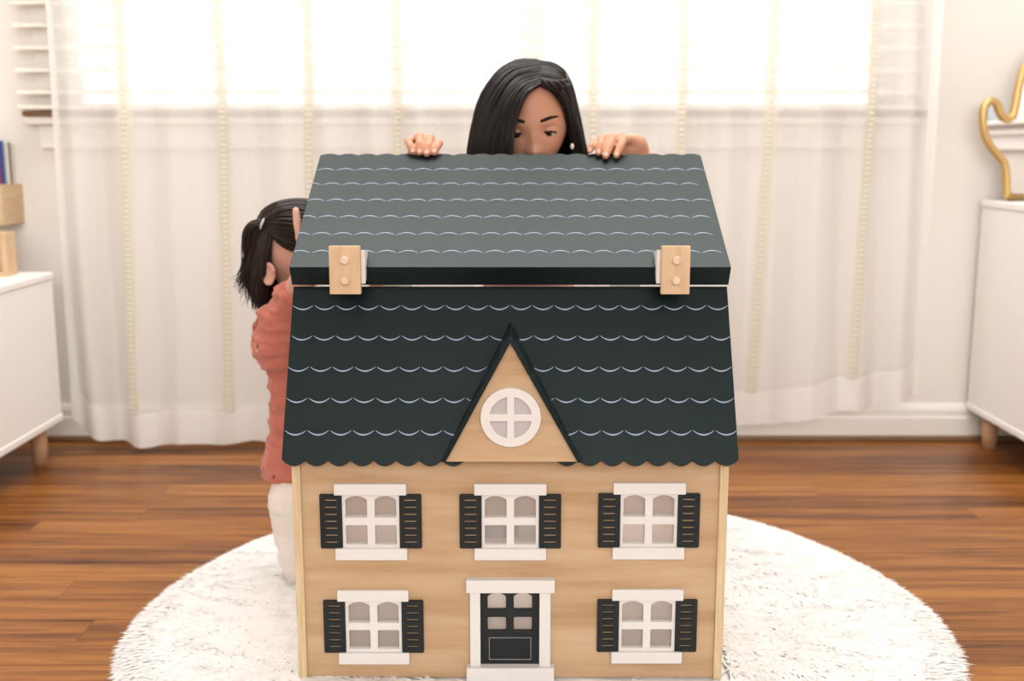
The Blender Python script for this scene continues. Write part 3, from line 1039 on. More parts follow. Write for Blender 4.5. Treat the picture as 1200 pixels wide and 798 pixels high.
# dormer
YD = 1.432
ap = at(598, 401, YD); bl = at(522, 541, YD); br = at(677, 541, YD)
bm = bmesh.new()
add_prism(bm, [(bl.x, bl.z), (br.x, bl.z), (ap.x, ap.z)], frame((0, YD + 0.008, 0), (1, 0, 0), (0, 0, 1)), 0.008)
gable = from_bm('gable_board', bm, M_birch, house)
for s, b_ in ((-1, bl), (1, br)):
    e = Vector((ap.x - b_.x, 0, ap.z - b_.z)).normalized()
    nrm = Vector((s * e.z, 0, -s * e.x))
    if nrm.z < 0: nrm = -nrm
    th = 0.0055
    top = Vector((ap.x, 0, ap.z)) + Vector((0, 0, th / abs(nrm.z)))
    p0 = Vector((b_.x, 0, b_.z)); p1 = Vector((ap.x, 0, ap.z)); p2 = top; p3 = p0 + nrm * th - e * 0.001
    def yend(p): return LIP.y + (p.z - LIP.z) / sd.z * sd.y + 0.008
    bm = bmesh.new()
    fr_ = [bm.verts.new((p.x, YD - 0.006, p.z)) for p in (p0, p1, p2, p3)]
    bk = [bm.verts.new((p.x, max(yend(p), YD + 0.006), p.z)) for p in (p0, p1, p2, p3)]
    bm.faces.new(fr_); bm.faces.new(bk[::-1])
    for i in range(4): bm.faces.new((fr_[i], fr_[(i + 1) % 4], bk[(i + 1) % 4], bk[i]))
    from_bm('dormer_roof', bm, M_roof, house)
wc = at(598.5, 488, YD)
R0 = 0.0405
circ = [(wc.x + R0 * math.cos(k * math.pi / 32), wc.z + R0 * math.sin(k * math.pi / 32)) for k in range(64)]
hs = []
g, Ri = 0.0048, 0.0285
for sx in (-1, 1):
    for sz in (-1, 1):
        a0, a1 = math.asin(g / Ri), math.acos(g / Ri)
        q = [(g, g)] + [(Ri * math.cos(a0 + (a1 - a0) * k / 10), Ri * math.sin(a0 + (a1 - a0) * k / 10)) for k in range(11)]
        hs.append([(wc.x + sx * a, wc.z + sz * c) for a, c in q])
rw = holed_plate('round_window', circ, hs, YD - 0.007, YD - 0.0002, M_white, house)
M_backing = mat('opaque_window_backing', (0.50, 0.47, 0.48), 0.12, 0.5)
bm = bmesh.new()
add_prism(bm, [(wc.x + 0.0295 * math.cos(k * math.pi / 20), wc.z + 0.0295 * math.sin(k * math.pi / 20)) for k in range(40)], frame((0, YD - 0.0003, 0), (1, 0, 0), (0, 0, 1)), 0.002)
from_bm('pane', bm, M_backing, rw)

# ================================================================ people
def skin_mat(name, base, warm):
    m = mat(name, base, 0.5, 0.35, sss=0.25)
    N, L, b = nodes(m)
    n1 = noise_tex(N, L, 25, detail=3)
    r = ramp(N, L, n1.outputs['Fac'], [(0.35, base), (0.7, warm)])
    L.new(r.outputs['Color'], b.inputs['Base Color'])
    return m


M_skin = skin_mat('skin', (0.50, 0.25, 0.155), (0.54, 0.265, 0.17))
M_skin2 = skin_mat('fair_skin', (0.62, 0.36, 0.27), (0.66, 0.38, 0.30))
M_nail = mat('fingernail', (0.62, 0.34, 0.27), 0.3, 0.5)
M_hair = mat('black_hair', (0.010, 0.0065, 0.005), 0.42, 0.3)
M_hair2 = mat('dark_brown_hair', (0.018, 0.0105, 0.0075), 0.42, 0.35)
M_lash = mat('lashes', (0.012, 0.008, 0.007), 0.6, 0.2)
M_eye = mat('eye_white', (0.62, 0.58, 0.55), 0.2, 0.5)
M_iris = mat('dark_iris', (0.02, 0.010, 0.007), 0.15, 0.5)


def fabric(name, col, bump_scale, strength, dots=None):
    m = mat(name, col, 0.85, 0.1, sheen=0.2)
    N, L, b = nodes(m)
    n1 = noise_tex(N, L, bump_scale, (1, 1, 0.35), 5, 0.65)
    bump(N, L, b, n1.outputs['Fac'], strength, 0.004)
    if dots:
        tc = N.new('ShaderNodeTexCoord')
        prev = None
        for (sc_, rad_, c_, offv) in dots:
            mp = N.new('ShaderNodeMapping'); mp.inputs['Location'].default_value = offv
            L.new(tc.outputs['Object'], mp.inputs['Vector'])
            vo = N.new('ShaderNodeTexVoronoi'); vo.inputs['Scale'].default_value = sc_
            L.new(mp.outputs['Vector'], vo.inputs['Vector'])
            lt = N.new('ShaderNodeMath'); lt.operation = 'LESS_THAN'; lt.inputs[1].default_value = rad_
            L.new(vo.outputs['Distance'], lt.inputs[0])
            mxc = N.new('ShaderNodeMix'); mxc.data_type = 'RGBA'
            L.new(lt.outputs[0], mxc.inputs[0])
            if prev is None: mxc.inputs[6].default_value = (*col, 1)
            else: L.new(prev, mxc.inputs[6])
            mxc.inputs[7].default_value = (*c_, 1)
            prev = mxc.outputs[2]
        L.new(prev, b.inputs['Base Color'])
    return m


M_blouse = fabric('pink_blouse', (0.74, 0.42, 0.36), 60, 0.5)
M_jeans = fabric('blue_denim', (0.17, 0.26, 0.36), 120, 0.4)
M_rust = fabric('rust_gauze', (0.50, 0.165, 0.12), 55, 0.8, [(30, 0.10, (0.14, 0.012, 0.02), (0, 0, 0)), (28, 0.09, (0.62, 0.33, 0.27), (3.3, 1.7, 5.1))])
M_ruffle = fabric('rust_ruffle', (0.50, 0.165, 0.12), 90, 0.7)
M_pants = fabric('white_rib_pants', (0.78, 0.72, 0.67), 70, 0.5)


def capsule(bm, p0, r0, p1, r1, seg=14):
    p0, p1 = Vector(p0), Vector(p1)
    d = (p1 - p0)
    ln_ = d.length
    d.normalize()
    pts, rr = [], []
    for k in range(5):
        a = math.radians(90 * (1 - k / 4.0))
        pts.append(p0 - d * (r0 * math.sin(a))); rr.append(max(r0 * math.cos(a), 1e-4))
    for k in range(1, 5):
        pts.append(p0 + d * ln_ * k / 5); rr.append(r0 + (r1 - r0) * k / 5)
    for k in range(5):
        a = math.radians(90 * k / 4.0)
        pts.append(p1 + d * (r1 * math.sin(a))); rr.append(max(r1 * math.cos(a), 1e-4))
    add_tube(bm, pts, rr, seg)


def ellipsoid(bm, c, r, M=None, seg=20):
    rs = bmesh.ops.create_uvsphere(bm, u_segments=seg, v_segments=seg // 2 + 2, radius=1.0)
    for v in rs['verts']:
        q = Vector((v.co.x * r[0], v.co.y * r[1], v.co.z * r[2]))
        if M is not None: q = M.to_3x3() @ q
        v.co = q + Vector(c)


def fuse(name, bm, voxel, smooth_it, m, parent, wrinkle=None):
    """melt overlapping volumes into one continuous surface"""
    bmesh.ops.recalc_face_normals(bm, faces=bm.faces)
    me = bpy.data.meshes.new(name + '_src')
    bm.to_mesh(me); bm.free()
    o = bpy.data.objects.new(name + '_src', me)
    C.objects.link(o)
    md = o.modifiers.new('r', 'REMESH'); md.mode = 'VOXEL'; md.voxel_size = voxel
    if smooth_it:
        ms = o.modifiers.new('s', 'SMOOTH'); ms.factor = 0.5; ms.iterations = smooth_it
    dg = bpy.context.evaluated_depsgraph_get()
    dg.update()
    res = bpy.data.meshes.new_from_object(o.evaluated_get(dg))
    res.name = name
    bpy.data.objects.remove(o, do_unlink=True)
    bpy.data.meshes.remove(me)
    if wrinkle:
        amp, sc3 = wrinkle
        nrm = [v.normal.copy() for v in res.vertices]
        for v, n_ in zip(res.vertices, nrm):
            q = Vector((v.co.x * sc3[0], v.co.y * sc3[1], v.co.z * sc3[2]))
            h = 1 - 2 * abs(mnoise.noise(q)) + 0.5 * mnoise.noise(q * 2.3)
            v.co += n_ * (h * amp)
    res.materials.clear()
    return link(name, res, m, parent, True)


def head_verts(a, b_, c_, nose=0.016):
    """head in its own frame: x sideways, -y the face, z up; returns a bmesh"""
    bm = bmesh.new()
    bmesh.ops.create_uvsphere(bm, u_segments=96, v_segments=72, radius=1.0)
    g = lambda d, s: math.exp(-(d / s) ** 2)
    for v in bm.verts:
        x, y, z = v.co
        X, Y, Z = x * a, y * b_, z * c_
        dn = max(0.0, -z)
        X *= 1 - 0.30 * dn ** 1.5
        if y > 0: Y *= 1 - 0.25 * dn
        else:
            Y *= 0.94
            Y *= 1 + 0.06 * dn
        if y < 0:
            f_ = -y
            Z *= 1 + 0.10 * dn * f_
            # features, in metres
            br_ = g(X, 0.0095) * g(Z + 0.012, 0.018) * 0.007
            tip = g(X, 0.0100) * g(Z + 0.031, 0.0095) * nose
            al = (g(X - 0.010, 0.006) + g(X + 0.010, 0.006)) * g(Z + 0.034, 0.007) * 0.006
            eye = -(g(X - 0.026, 0.013) + g(X + 0.026, 0.013)) * g(Z + 0.002, 0.010) * 0.007
            brow = (g(X - 0.026, 0.018) + g(X + 0.026, 0.018)) * g(Z - 0.016, 0.008) * 0.0025
            chk = (g(X - 0.036, 0.018) + g(X + 0.036, 0.018)) * g(Z + 0.034, 0.02) * 0.005
            lip = g(X, 0.015) * (g(Z + 0.055, 0.005) + g(Z + 0.066, 0.006)) * 0.005 - g(X, 0.018) * g(Z + 0.060, 0.0025) * 0.002
            chin = g(X, 0.018) * g(Z + 0.088, 0.012) * 0.006
            Y -= (br_ + tip + al + eye + brow + chk + lip + chin) * (1 if f_ > 0.2 else f_ / 0.2)
        v.co = (X, Y, Z)
    return bm


def add_transformed(dst, src, M):
    vm_ = {}
    for v in src.verts: vm_[v] = dst.verts.new(M @ v.co)
    for f in src.faces: dst.faces.new([vm_[v] for v in f.verts])


def ear(bm, c, M, s):
    ellipsoid(bm, c, (0.0045, 0.012, 0.018), M, 16)
    rim = []
    for k in range(15):
        a = math.radians(-130 + 300 * k / 14)
        rim.append(Vector(c) + M.to_3x3() @ Vector((s * 0.0045, 0.0115 * math.cos(a), 0.0005 + 0.0175 * math.sin(a))))
    add_tube(bm, rim, [0.0034] * 12 + [0.0036, 0.004, 0.0042], 8)


def strands(name, fams, count, m, parent, r0=0.0013, jitter=0.004, nseg=18, seed=1, sheet=True, tip=0.15, wave=0.0, shrink=0.0):
    """hair: each family is a row of guide curves; strands are drawn between neighbouring guides"""
    rg = random.Random(seed)
    bm = bmesh.new()
    for fam in fams:
        G = [np.array([tuple(p) for p in catmull(c_, nseg)]) for c_ in fam]
        n_ = len(G) - 1
        if sheet:
            nu = 6 * n_
            cen = np.mean([g_.mean(0) for g_ in G], 0)
            grid = []
            for i in range(nu + 1):
                t_ = i / nu * n_
                k = min(int(t_), n_ - 1)
                cur = G[k] + (G[k + 1] - G[k]) * (t_ - k)
                grid.append([bm.verts.new(Vector(p) + (Vector(cen) - Vector(p)).normalized() * 0.003) for p in cur])
            for i in range(nu):
                for j in range(nseg - 1):
                    bm.faces.new((grid[i][j], grid[i + 1][j], grid[i + 1][j + 1], grid[i][j + 1]))
        for _ in range(count):
            t_ = rg.random() * n_
            k = min(int(t_), n_ - 1)
            cur = G[k] + (G[k + 1] - G[k]) * (t_ - k)
            off0 = np.array([rg.gauss(0, 1) for _ in range(3)]) * jitter
            off1 = np.array([rg.gauss(0, 1) for _ in range(3)]) * jitter * 1.2
            ln_ = 1 - shrink * rg.random()
            ph_ = rg.random() * 6
            pts, rr = [], []
            for j in range(nseg):
                f_ = j / (nseg - 1) * ln_
                jj = f_ * (nseg - 1)
                j0 = min(int(jj), nseg - 2)
                p = cur[j0] + (cur[j0 + 1] - cur[j0]) * (jj - j0)
                o_ = off0 * min(1, 0.35 + f_ * 2) * (1 - f_) + off1 * f_
                if wave: o_ = o_ + np.array([math.sin(f_ * 9 + ph_), math.cos(f_ * 8 + ph_), 0]) * wave * f_
                pts.append(Vector(p + o_))
                rr.append(r0 * (0.75 + 0.5 * rg.random() * 0 + (0.25 if f_ < 0.6 else 0)) * (1 - (1 - tip) * max(0, (f_ - 0.7) / 0.3)))
            add_tube(bm, pts, rr, 3, cap=False)
    return from_bm(name, bm, m, parent, True)


def hand_chain(bm, wrist, wr, fingers, thumb, palm_r=0.0085):
    """fingers: lists of (point, radius) from knuckle to tip; the palm is webbed between wrist and knuckles"""
    for i, fg in enumerate(fingers):
        for (p, r_), (q, s_) in zip(fg[:-1], fg[1:]): capsule(bm, p, r_, q, s_, 12)
        capsule(bm, wrist, wr * 0.8, fg[0][0], palm_r, 12)
        if i: capsule(bm, fingers[i - 1][0][0], palm_r * 0.95, fg[0][0], palm_r * 0.95, 12)
    for (p, r_), (q, s_) in zip(thumb[:-1], thumb[1:]): capsule(bm, p, r_, q, s_, 12)


def nails(name, tips, parent):
    for p, d, nrm in tips:
        bm = bmesh.new()
        M = frame((0, 0, 0), d, Vector(d).cross(Vector(nrm)))
        ellipsoid(bm, p, (0.0042, 0.0034, 0.0010), M, 12)
        from_bm(name, bm, M_nail, parent, True)


def lid_pt(px, py, h):
    """point h above the lid's painted face under a pixel"""
    s_ = slope_y(py, LF, ld)
    p = LF + ld * s_
    d = ray(px, py)
    return Vector((d.x * p.y / d.y, p.y, p.z)) + Vector((0, -ld.z, ld.y)) * h


# ---------------------------------------------------------------- the older girl behind the lid
girl = tag(empty('person', (0.035, 2.1, 0.028)), 'long haired child in pink looking down over the raised roof lid she holds', 'person')
HC = Vector((0.035, 1.988, 0.832))
HM = Matrix.Translation(HC) @ Matrix.Rotation(math.radians(-3), 4, 'Y') @ Matrix.Rotation(math.radians(19), 4, 'X')
hb = head_verts(0.067, 0.086, 0.092)
surf = [v.co.copy() for v in hb.verts if v.co.y < 0]


def face_pt(x, z, out=0.0):
    bst = min(surf, key=lambda q: (q.x - x) ** 2 + (q.z - z) ** 2)
    return HM @ Vector((x, bst.y - out, z))


bm = bmesh.new()
add_transformed(bm, hb, HM)
for s in (-1, 1): ear(bm, HM @ Vector((s * 0.068, 0.008, -0.012)), HM, s)
neck0, neck1 = Vector((0.033, 2.045, 0.66)), Vector((0.034, 2.01, 0.79))
capsule(bm, neck0, 0.036, neck1, 0.034)
# torso, kneeling upright
pel, chest = Vector((0.03, 2.10, 0.36)), Vector((0.033, 2.07, 0.58))
ellipsoid(bm, pel, (0.085, 0.065, 0.07)); capsule(bm, pel, 0.07, chest, 0.075)
ellipsoid(bm, chest + Vector((0, 0, 0.02)), (0.10, 0.06, 0.085))
shR, shL = Vector((-0.085, 2.06, 0.625)), Vector((0.15, 2.06, 0.63))
capsule(bm, shR, 0.036, shL, 0.036)
elR, elL = Vector((-0.20, 2.06, 0.60)), Vector((0.285, 2.04, 0.63))
wrR, wrL = at(489, 178, 1.905), at(747, 169, 1.885)
for sh_, el_, wr_ in ((shR, elR, wrR), (shL, elL, wrL)):
    capsule(bm, sh_, 0.034, el_, 0.026); capsule(bm, el_, 0.026, wr_, 0.0165)
kneeL, kneeR = Vector((-0.035, 1.99, 0.085)), Vector((0.105, 1.99, 0.085))
for s, kn in ((-1, kneeL), (1, kneeR)):
    hip = pel + Vector((s * 0.045, -0.01, -0.03))
    capsule(bm, hip, 0.062, kn, 0.044)
    an = kn + Vector((s * 0.01, 0.27, -0.012))
    capsule(bm, kn, 0.042, an, 0.026)
    capsule(bm, an, 0.024, an + Vector((0, 0.09, -0.022)), 0.016)
# her right hand (over the lid edge, knuckles up)
FR = []
for kx, ky, tx, ty, mx_, r_ in ((478.5, 164, 484, 181.5, 482, 0.0068), (492.0, 158.5, 492.0, 182.5, 491, 0.0074), (504.0, 160.5, 500.3, 184.0, 499, 0.0074), (514.5, 166.5, 509.0, 182.5, 507, 0.0070)):
    pip = at(kx, ky + 1.5, 1.835)
    tip = lid_pt(tx, ty, r_ * 0.85)
    mcp = at(mx_, ky + 2, 1.878)
    mid = pip.lerp(tip, 0.55) + Vector((0, -0.004, 0.001))
    FR.append([(mcp, r_ * 1.15), (pip, r_ * 1.06), (mid, r_ * 0.95), (tip, r_ * 0.80)])
hand_chain(bm, wrR, 0.018, FR, [(at(500, 178, 1.895), 0.010), (at(512, 183, 1.868), 0.0085), (at(520, 190, 1.856), 0.007)])
capsule(bm, at(484, 172, 1.875), 0.010, at(507, 174, 1.875), 0.010)
# her left hand (fingers splayed towards the middle)
FL = []
for kx, ky, tx, ty, mx_, my_, r_ in ((696, 167, 691.2, 180.0, 712, 163, 0.0066), (705.5, 163.0, 701.2, 183.0, 721, 161, 0.0073), (718.0, 162.5, 709.5, 187.0, 730, 161, 0.0074), (731.0, 163.0, 722.0, 186.0, 738, 163, 0.0071)):
    pip = at(kx, ky, 1.832)
    tip = lid_pt(tx, ty, r_ * 0.85)
    mcp = at(mx_, my_, 1.868)
    mid = pip.lerp(tip, 0.5) + Vector((0, -0.003, 0.0015))
    FL.append([(mcp, r_ * 1.2), (pip, r_ * 1.02), (mid, r_ * 0.95), (tip, r_ * 0.78)])
hand_chain(bm, wrL, 0.018, FL, [(at(735, 178, 1.885), 0.010), (at(715, 184, 1.868), 0.0085), (at(704, 190, 1.856), 0.007)])
capsule(bm, at(712, 173, 1.872), 0.009, at(744, 174, 1.882), 0.012)
fuse('body', bm, 0.0018, 3, M_skin, girl)
tips = []
lidn = Vector((0, -ld.z, ld.y))
for fg in FR + FL:
    p, q, r_ = fg[-1][0], fg[-2][0], fg[-1][1]
    d = (p - q).normalized()
    nn_ = (Vector((0, -1, 0.25)) - d * Vector((0, -1, 0.25)).dot(d)).normalized()
    tips.append((p + nn_ * (r_ * 0.90) + d * 0.001, d, nn_))
nails('fingernail', tips, girl)

# eyes: ball, iris, lids and lashes, brows
for s in (-1, 1):
    ex_, ez_ = s * 0.0262, -0.003
    c_ = face_pt(ex_, ez_, -0.0104)
    bm = bmesh.new(); ellipsoid(bm, c_, (0.0140, 0.0140, 0.0140), HM, 24)
    eb = from_bm('eyeball', bm, M_eye, girl, True)
    look = HM.to_3x3() @ Vector((-s * 0.02, -0.92, -0.33)).normalized()
    bm = bmesh.new()
    ellipsoid(bm, c_ + look * 0.0102, (0.0074, 0.0048, 0.0074), HM, 16)
    from_bm('iris', bm, M_iris, eb, True)
    # lids: shells of a slightly larger ball, leaving an almond opening
    V, F = [], []
    na_, ne_ = 24, 12
    for part, e_in, e_out in (('up', lambda f: math.radians(6 - 28 * (2 * f - 1) ** 2), math.radians(78)), ('lo', lambda f: math.radians(-37 + 11 * (2 * f - 1) ** 2), math.radians(-80))):
        base_ = len(V)
        for i in range(na_ + 1):
            f = i / na_
            az = math.radians(-80 + 160 * f)
            for j in range(ne_ + 1):
                el = e_in(f) + (e_out - e_in(f)) * j / ne_
                R_ = 0.0149
                q = Vector((R_ * math.sin(az) * math.cos(el) * 1.12, -R_ * math.cos(az) * math.cos(el), R_ * math.sin(el)))
                V.append(c_ + HM.to_3x3() @ q)
        for i in range(na_):
            for j in range(ne_):
                q = base_ + i * (ne_ + 1) + j
                F.append((q, q + 1, q + ne_ + 2, q + ne_ + 1))
    from_arrays('eyelid', V, F, M_skin, girl, True)
    bm = bmesh.new()
    pts, rr = [], []
    for i in range(15):
        f = i / 14
        az = math.radians(-76 + 152 * f)
        el = math.radians(5 - 28 * (2 * f - 1) ** 2)
        R_ = 0.0153
        pts.append(c_ + HM.to_3x3() @ Vector((R_ * math.sin(az) * math.cos(el) * 1.12, -R_ * math.cos(az) * math.cos(el) - 0.0003, R_ * math.sin(el))))
        rr.append(0.0006 + 0.0011 * math.sin(math.pi * f))
    add_tube(bm, pts, rr, 6)
    from_bm('eyelashes', bm, M_lash, girl, True)
    bm = bmesh.new()
    pts, rr = [], []
    for i in range(13):
        f = i / 12
        x = s * (0.0115 + 0.036 * f)
        z = 0.0185 + 0.0048 * math.sin(f * 2.3) - 0.003 * f * f
        pts.append(face_pt(x, z, 0.0002))
        rr.append(0.0007 + 0.0023 * math.sin(math.pi * min(1, 0.18 + f * 0.82)) ** 0.8)
    pts = [sum((pts[max(0, min(12, i + k))] for k in (-2, -1, 0, 1, 2)), Vector()) / 5 for i in range(13)]
    add_tube(bm, pts, rr, 6)
    from_bm('eyebrow', bm, M_lash, girl, True)
bm = bmesh.new()
add_tube(bm, [face_pt(-0.017 + 0.034 * k / 10, -0.0605 - 0.002 * math.sin(math.pi * k / 10), 0.0012) for k in range(11)], [0.0015 + 0.003 * math.sin(math.pi * k / 10) for k in range(11)], 8)
from_bm('lips', bm, mat('lip_colour', (0.45, 0.16, 0.13), 0.45), girl, True)

def hair_cap(src, M, k, front, low, m, parent):
    vs = {}
    b2 = bmesh.new()
    for f in src.faces:
        ce = f.calc_center_median()
        if ce.y > front + max(0.0, 0.035 - ce.z) * 0.55 and ce.z > low:
            q = []
            for v in f.verts:
                if v not in vs: vs[v] = b2.verts.new(M @ (v.co * k))
                q.append(vs[v])
            b2.faces.new(q)
    return from_bm('hair_cap', b2, m, parent, True)


A = lambda lst: [at(x, y, Y) for x, y, Y in lst]
famL = [A(c_) for c_ in (
    [(634, 99, 1.915), (617, 111, 1.893), (606, 138, 1.876), (601, 163, 1.868), (599.5, 200, 1.868), (600, 260, 1.88)],
    [(634, 90, 1.93), (606, 102, 1.90), (588, 138, 1.882), (580, 173, 1.876), (577, 220, 1.882), (577, 270, 1.89)],
    [(633, 78, 1.955), (598, 87, 1.93), (572, 123, 1.912), (560, 165, 1.905), (556, 210, 1.905), (555, 270, 1.91)],
    [(631, 72, 1.98), (592, 79, 1.975), (565, 112, 1.97), (553, 155, 1.965), (548, 200, 1.965), (546, 270, 1.97)],
    [(629, 71, 2.0), (600, 75, 2.02), (571, 110, 2.045), (561, 160, 2.05), (557, 210, 2.05), (556, 270, 2.05)],
    [(625, 76, 2.03), (612, 85, 2.07), (600, 130, 2.09), (595, 180, 2.09), (595, 230, 2.09), (595, 280, 2.09)],
    [(626, 76, 2.03), (626, 85, 2.075), (626, 130, 2.098), (626, 180, 2.10), (626, 230, 2.10), (626, 280, 2.10)])]
famR = [A(c_) for c_ in (
    [(634, 99, 1.915), (648, 106, 1.910), (659, 122, 1.923), (665, 140, 1.942), (671, 165, 1.957), (678, 200, 1.965), (682, 260, 1.97)],
    [(634, 88, 1.93), (654, 92, 1.925), (667, 107, 1.938), (672, 135, 1.952), (680, 165, 1.962), (687, 200, 1.965), (690, 260, 1.97)],
    [(633, 74, 1.97), (653, 79, 1.97), (666, 98, 1.975), (675, 130, 1.98), (683, 165, 1.98), (689, 200, 1.98), (692, 260, 1.98)],
    [(631, 72, 2.0), (650, 78, 2.03), (665, 105, 2.05), (674, 140, 2.055), (682, 180, 2.055), (688, 220, 2.055), (688, 270, 2.055)],
    [(627, 76, 2.03), (640, 88, 2.07), (649, 115, 2.09), (654, 150, 2.092), (655, 190, 2.09), (655, 230, 2.09), (655, 280, 2.09)],
    [(626, 76, 2.03), (627, 88, 2.075), (628, 115, 2.095), (628, 150, 2.10), (628, 190, 2.10), (628, 230, 2.10), (628, 280, 2.10)])]
hair_cap(hb, HM, 1.007, -0.035, -0.06, M_hair, girl)
hb.free()
hair = strands('hair', [famL], 1100, M_hair, girl, 0.0013, 0.0028, seed=3, shrink=0.1)
strands('hair', [famR], 800, M_hair, girl, 0.0013, 0.0026, seed=4, shrink=0.1)
# twist pinned back over the temple
tw = A([(636, 97, 1.908), (648, 99, 1.905), (659, 98, 1.918), (666, 96, 1.945), (667, 100, 1.985)])
bm = bmesh.new()
cur = catmull(tw, 26)
for k in range(3):
    pts = []
    for i, p in enumerate(cur):
        a = i * 0.55 + k * 2.094
        pts.append(p + Vector((0, math.cos(a), math.sin(a))) * 0.0042)
    add_tube(bm, pts, [0.0045 - 0.0015 * i / 25 for i in range(26)], 7)
from_bm('hair_twist', bm, M_hair, girl, True)
bm = bmesh.new(); ellipsoid(bm, at(670.5, 171.5, 1.945), (0.0035, 0.0035, 0.0052), None, 12)
from_bm('earring', bm, mat('pearl', (0.75, 0.66, 0.55), 0.2, 0.6), girl, True)

# blouse and jeans
bm = bmesh.new()
capsule(bm, pel + Vector((0, 0, -0.01)), 0.088, chest, 0.088)
ellipsoid(bm, chest + Vector((0, 0, 0.02)), (0.112, 0.072, 0.096))
capsule(bm, shR, 0.046, shL, 0.046)
for sh_, el_, wr_ in ((shR, elR, wrR), (shL, elL, wrL)):
    capsule(bm, sh_, 0.048, el_, 0.043)
    w2 = el_.lerp(wr_, 0.80)
    capsule(bm, el_, 0.042, w2, 0.027)
    capsule(bm, w2, 0.026, el_.lerp(wr_, 0.88), 0.019)
fuse('blouse', bm, 0.0045, 4, M_blouse, girl, (0.0022, (38, 38, 38)))
bm = bmesh.new()
ellipsoid(bm, pel + Vector((0, 0, -0.03)), (0.098, 0.078, 0.075))
for s, kn in ((-1, kneeL), (1, kneeR)):
    capsule(bm, pel + Vector((s * 0.045, -0.01, -0.03)), 0.07, kn, 0.052)
    an = kn + Vector((s * 0.01, 0.26, -0.012))
    capsule(bm, kn, 0.050, an, 0.034)
fuse('jeans', bm, 0.005, 4, M_jeans, girl, (0.0015, (30, 30, 30)))

# ---------------------------------------------------------------- the toddler beside the house
tod = tag(empty('person', (-0.365, 1.875, 0.028)), 'toddler with ponytail, rust red shirt and white trousers beside the dollhouse', 'person')
TC = at(345, 288, 1.882)
TM = Matrix.Translation(TC) @ Matrix.Rotation(math.radians(90 - 25), 4, 'Z') @ Matrix.Rotation(math.radians(-10), 4, 'X')
hb = head_verts(0.061, 0.073, 0.076, 0.012)
bm = bmesh.new()
add_transformed(bm, hb, TM)
earc = at(316.5, 321, 1.822)
ear(bm, earc, TM @ Matrix.Rotation(0.25, 4, 'X'), -1)
capsule(bm, at(345, 395, 1.88), 0.030, at(345, 330, 1.88), 0.028)
thip, tch = at(352, 530, 1.875), at(350, 425, 1.875)
capsule(bm, thip, 0.044, tch, 0.042)
tsh, telb = at(328, 408, 1.835), at(346, 345, 1.80)
twr = Vector((-0.318, 1.735, 0.612))
capsule(bm, tch, 0.045, tsh, 0.028)
capsule(bm, tsh, 0.028, telb, 0.0225); capsule(bm, telb, 0.0225, twr, 0.015)
tsh2 = at(375, 408, 1.90); tel2 = at(395, 400, 1.86)
capsule(bm, tch, 0.045, tsh2, 0.028); capsule(bm, tsh2, 0.027, Vector((-0.24, 1.86, 0.50)), 0.022); capsule(bm, Vector((-0.24, 1.86, 0.50)), 0.021, Vector((-0.22, 1.80, 0.56)), 0.015)
TH_ = []
for k, (dy, top) in enumerate(((0.018, 254), (0.004, 246.5), (-0.010, 252), (-0.022, 260))):
    y_ = 1.668 + dy
    b0 = Vector((-0.3235 if k == 1 else -0.309, y_, 0.645 if k == 1 else 0.632))
    tp = at(346.5, top, y_) if k == 1 else Vector((-0.305, y_ - 0.01, 0.652))
    md_ = b0.lerp(tp, 0.5) + Vector((-0.001, 0, 0))
    TH_.append([(b0, 0.0072), (md_, 0.0066), (tp, 0.0056)])
hand_chain(bm, twr, 0.015, TH_, [(Vector((-0.315, 1.705, 0.622)), 0.008), (Vector((-0.302, 1.70, 0.635)), 0.007), (Vector((-0.290, 1.695, 0.640)), 0.006)], 0.0085)
# other hand: small fingers resting on the back of the house
w2 = Vector((-0.22, 1.80, 0.56))
for k in range(4):
    b0 = w2 + Vector((-0.018 + 0.012 * k, -0.02, 0.012))
    capsule(bm, w2, 0.011, b0, 0.008, 10); capsule(bm, b0, 0.0068, b0 + Vector((0, -0.018, 0.012)), 0.006, 10); capsule(bm, b0 + Vector((0, -0.018, 0.012)), 0.006, b0 + Vector((0, -0.032, 0.010)), 0.0052, 10)
capsule(bm, w2, 0.010, w2 + Vector((0.03, -0.012, 0.0)), 0.007, 10)
for dx_, dy_ in ((0.0, -0.024), (0.05, 0.04)):
    hip_ = thip + Vector((dx_, dy_, -0.02)); kn_ = Vector((-0.360 + dx_, 1.868 + dy_, 0.17)); an_ = Vector((-0.368 + dx_, 1.872 + dy_, 0.062))
    capsule(bm, hip_, 0.034, kn_, 0.032); capsule(bm, kn_, 0.032, an_, 0.024)
    capsule(bm, an_ + Vector((0.005, 0, -0.014)), 0.02, an_ + Vector((0.065, -0.01, -0.020)), 0.014)
fuse('body', bm, 0.0026, 5, M_skin2, tod)

# face of the toddler (turned to the house, hidden from the front)
for s in (-1, 1):
    bm = bmesh.new(); ellipsoid(bm, TM @ Vector((s * 0.025, -0.064, -0.002)), (0.008, 0.008, 0.006), TM, 16)
    e = from_bm('eyeball', bm, M_eye, tod, True)
    bm = bmesh.new(); ellipsoid(bm, TM @ Vector((s * 0.025, -0.0695, -0.002)), (0.0045, 0.003, 0.0045), TM, 12)
    from_bm('iris', bm, M_iris, e, True)

hair_cap(hb, TM, 1.02, -0.015, -0.045, M_hair2, tod)
hb.free()
